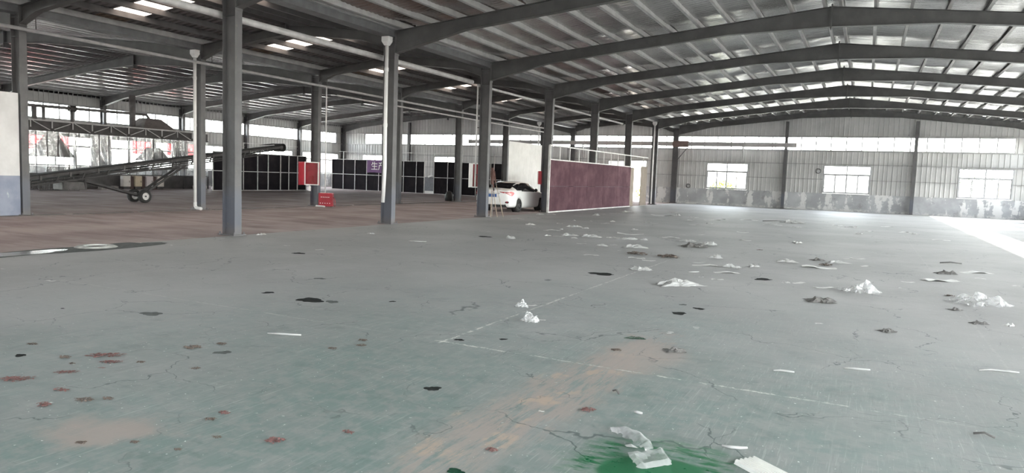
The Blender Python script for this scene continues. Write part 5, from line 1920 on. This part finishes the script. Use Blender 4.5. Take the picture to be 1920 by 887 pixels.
# ---- the two plastic pieces on the wet green patch, and the ribbed board
q = MB()
rnd = random.Random(77)
n1, n2 = 22, 9
path = [(-1.35, 4.20), (-1.30, 4.23), (-1.24, 4.22), (-1.17, 4.17), (-1.11, 4.10), (-1.08, 4.05), (-1.09, 4.00)]
hw = [0.030, 0.045, 0.055, 0.06, 0.055, 0.045, 0.03]
ts = list(range(len(path)))
vs = []
for i in range(n1 + 1):
    s_ = (len(path) - 1) * i / n1
    cx, cy = catmull(ts, [p[0] for p in path], s_), catmull(ts, [p[1] for p in path], s_)
    cx2, cy2 = catmull(ts, [p[0] for p in path], min(s_ + 0.1, 6)), catmull(ts, [p[1] for p in path], min(s_ + 0.1, 6))
    cx1, cy1 = catmull(ts, [p[0] for p in path], max(s_ - 0.1, 0)), catmull(ts, [p[1] for p in path], max(s_ - 0.1, 0))
    dx, dy = cx2 - cx1, cy2 - cy1
    l_ = math.hypot(dx, dy)
    nx_, ny_ = -dy / l_, dx / l_
    w_ = catmull(ts, hw, s_)
    for j in range(n2 + 1):
        v = j / n2 * 2 - 1
        ragged = 1 + (0.22 * math.sin(i * 0.9) if j == 0 else 0)
        z = 0.008 + 0.040 * max(0, 1 - v * v) ** 0.8 * min(1, w_ / 0.07) + 0.006 * math.sin(i * 1.1 + 5 * v) + rnd.uniform(0, 0.004)
        vs.append((cx + nx_ * w_ * v * ragged, cy + ny_ * w_ * v * ragged, max(0.004, z)))
fs = [(i * (n2 + 1) + j, i * (n2 + 1) + j + 1, (i + 1) * (n2 + 1) + j + 1, (i + 1) * (n2 + 1) + j) for i in range(n1) for j in range(n2)]
q.add(vs, fs)
o = q.build('plastic_strip', mat_film('milky_plastic', (0.9, 0.9, 0.92), 0.46, 0.08, 0.25), None, None, smooth=True)
tag(o, 'curved milky white plastic strip on the wet green patch', 'plastic')
q = MB()
n = 9
rnd = random.Random(78)
c00, c10, c11, c01 = Vector((-1.13, 3.87, 0)), Vector((-1.02, 3.70, 0)), Vector((-0.86, 3.83, 0)), Vector((-0.98, 4.07, 0))
vs = []
for j in range(n + 1):
    for i in range(n + 1):
        u, v = i / n, j / n
        p = c00 * (1 - u) * (1 - v) + c10 * u * (1 - v) + c11 * u * v + c01 * (1 - u) * v
        z = 0.012 + 0.035 * abs(u - 0.42) + 0.03 * abs(v - 0.55 + 0.3 * u) + rnd.uniform(0, 0.014)
        if min(u, v, 1 - u, 1 - v) < 0.02:
            z *= 0.5
            p = p + Vector((rnd.uniform(-.008, .008), rnd.uniform(-.008, .008), 0))
        vs.append((p.x, p.y, z))
fs = [(j * (n + 1) + i, j * (n + 1) + i + 1, (j + 1) * (n + 1) + i + 1, (j + 1) * (n + 1) + i) for j in range(n) for i in range(n)]
q.add(vs, fs)
o = q.build('plastic_bag', mat_film('cloudy_grey_plastic', (0.85, 0.86, 0.85), 0.40, 0.10, 0.2), None, None)
tag(o, 'crumpled cloudy plastic sheet lying on the wet green patch', 'plastic')
q = MB(); q.add([(0.0, 0.0, 0.01), (0.05, 0.005, 0.015), (0.09, -0.01, 0.012), (0.06, -0.035, 0.02), (0.02, -0.025, 0.012), (0.045, -0.012, 0.03)], [(0, 1, 5), (1, 2, 5), (2, 3, 5), (3, 4, 5), (4, 0, 5)])
tag(q.build('white_shred', PLASTIC, None, (-1.20, 4.02, 0.0)), 'tiny torn white shred beside the curved milky plastic strip', 'scrap')
# ribbed pale board cut by the picture edge
q = MB()
nrib = 10
for i in range(nrib):
    q.box(i * 0.0165, i * 0.0165 + 0.0125, 0.0 + (0.012 if i % 2 else 0.0), 0.62, 0.004, 0.020)
q.box(0.0, nrib * 0.0165, 0.01, 0.62, 0.0, 0.006)
o = q.build('ribbed_board', PAPER, None, (-0.585, 4.135, 0.0))
o.rotation_euler = (0, 0, math.radians(232))
o.location = (-0.48, 4.24, 0.0)
tag(o, 'pale ribbed board lying on the floor beside the wet green patch', 'board')

# ---- outside: bushes, hoardings and sheds beyond the windows
def bush(name, label, loc, r, h, n, col, seed, group=None):
    rnd = random.Random(seed)
    t = thing(name, label, 'bush', loc, 0, group)
    q = MB()
    for _ in range(n):
        a, e = rnd.uniform(0, 6.28), math.acos(rnd.uniform(-0.6, 1))
        rr = rnd.uniform(0.55, 1.0)
        c_ = Vector((r * rr * math.sin(e) * math.cos(a), r * rr * math.sin(e) * math.sin(a), h * 0.55 + h * 0.45 * rr * math.cos(e)))
        s = rnd.uniform(0.07, 0.16)
        u = Vector((rnd.uniform(-1, 1), rnd.uniform(-1, 1), rnd.uniform(-1, 1))).normalized()
        v = u.orthogonal().normalized()
        q.add([c_ - u * s, c_ + v * s * 0.5, c_ + u * s, c_ - v * s * 0.5], [(0, 1, 2, 3)])
    q.build('foliage', mat_translucent(name + '_leaf_%d' % seed, col, 0.35), t)['kind'] = 'stuff'
    q = MB(); q.tube([(0, 0, -0.3), (0.05, 0, h * 0.7)], [0.06, 0.02], 6); q.build('stem', plain('stem_%d' % seed, (0.12, 0.09, 0.06), 0.9), t)


for i, (x, y, r, h, col) in enumerate(((-10.3, 58.0, 1.1, 2.3, (0.16, 0.20, 0.05)), (-1.0, 57.0, 0.9, 1.35, (0.22, 0.24, 0.06)), (-16.0, 57.5, 1.4, 1.6, (0.24, 0.27, 0.07)), (4.5, 72.0, 3.0, 5.6, (0.08, 0.11, 0.06)), (10.5, 76.0, 3.4, 6.2, (0.08, 0.11, 0.06)), (-6.5, 78.0, 3.0, 4.6, (0.09, 0.12, 0.06)))):
    bush('bush', ['yellow-green bush outside the back window nearest the corner column', 'low yellow-green bush outside the back window with the wall coil', 'yellow-green bush outside the open back doorway', 'large pale tree clump beyond the clerestory, beside the wind post', 'large pale tree clump beyond the clerestory, at its right end', 'tree clump far beyond the back wall'][i], (x, y, -0.3), r, h, 420, col, 60 + i)
for i, (y0_, y1_, lab) in enumerate(((26.5, 31.5, 'long red hoarding seen through the curtains and left windows'), (36.5, 38.2, 'short red hoarding seen through the curtains and left windows'), (39.6, 42.6, 'red hoarding beyond the last curtains of the drying line'))):
    t = thing('red_hoarding', lab, 'hoarding', (-52.0, y0_, -0.3))
    q = MB(); q.box(0, 0.06, 0, y1_ - y0_, 2.6, 4.1); q.build('board', plain('red_board_%d' % i, (0.20, 0.006, 0.008), 0.8), t)
    for yy in (0.3, y1_ - y0_ - 0.3):
        q = MB(); q.bar((-0.06, yy, 0), (-0.06, yy, 4.0), 0.1, 0.1); q.build('post', GREYPIPE, t)
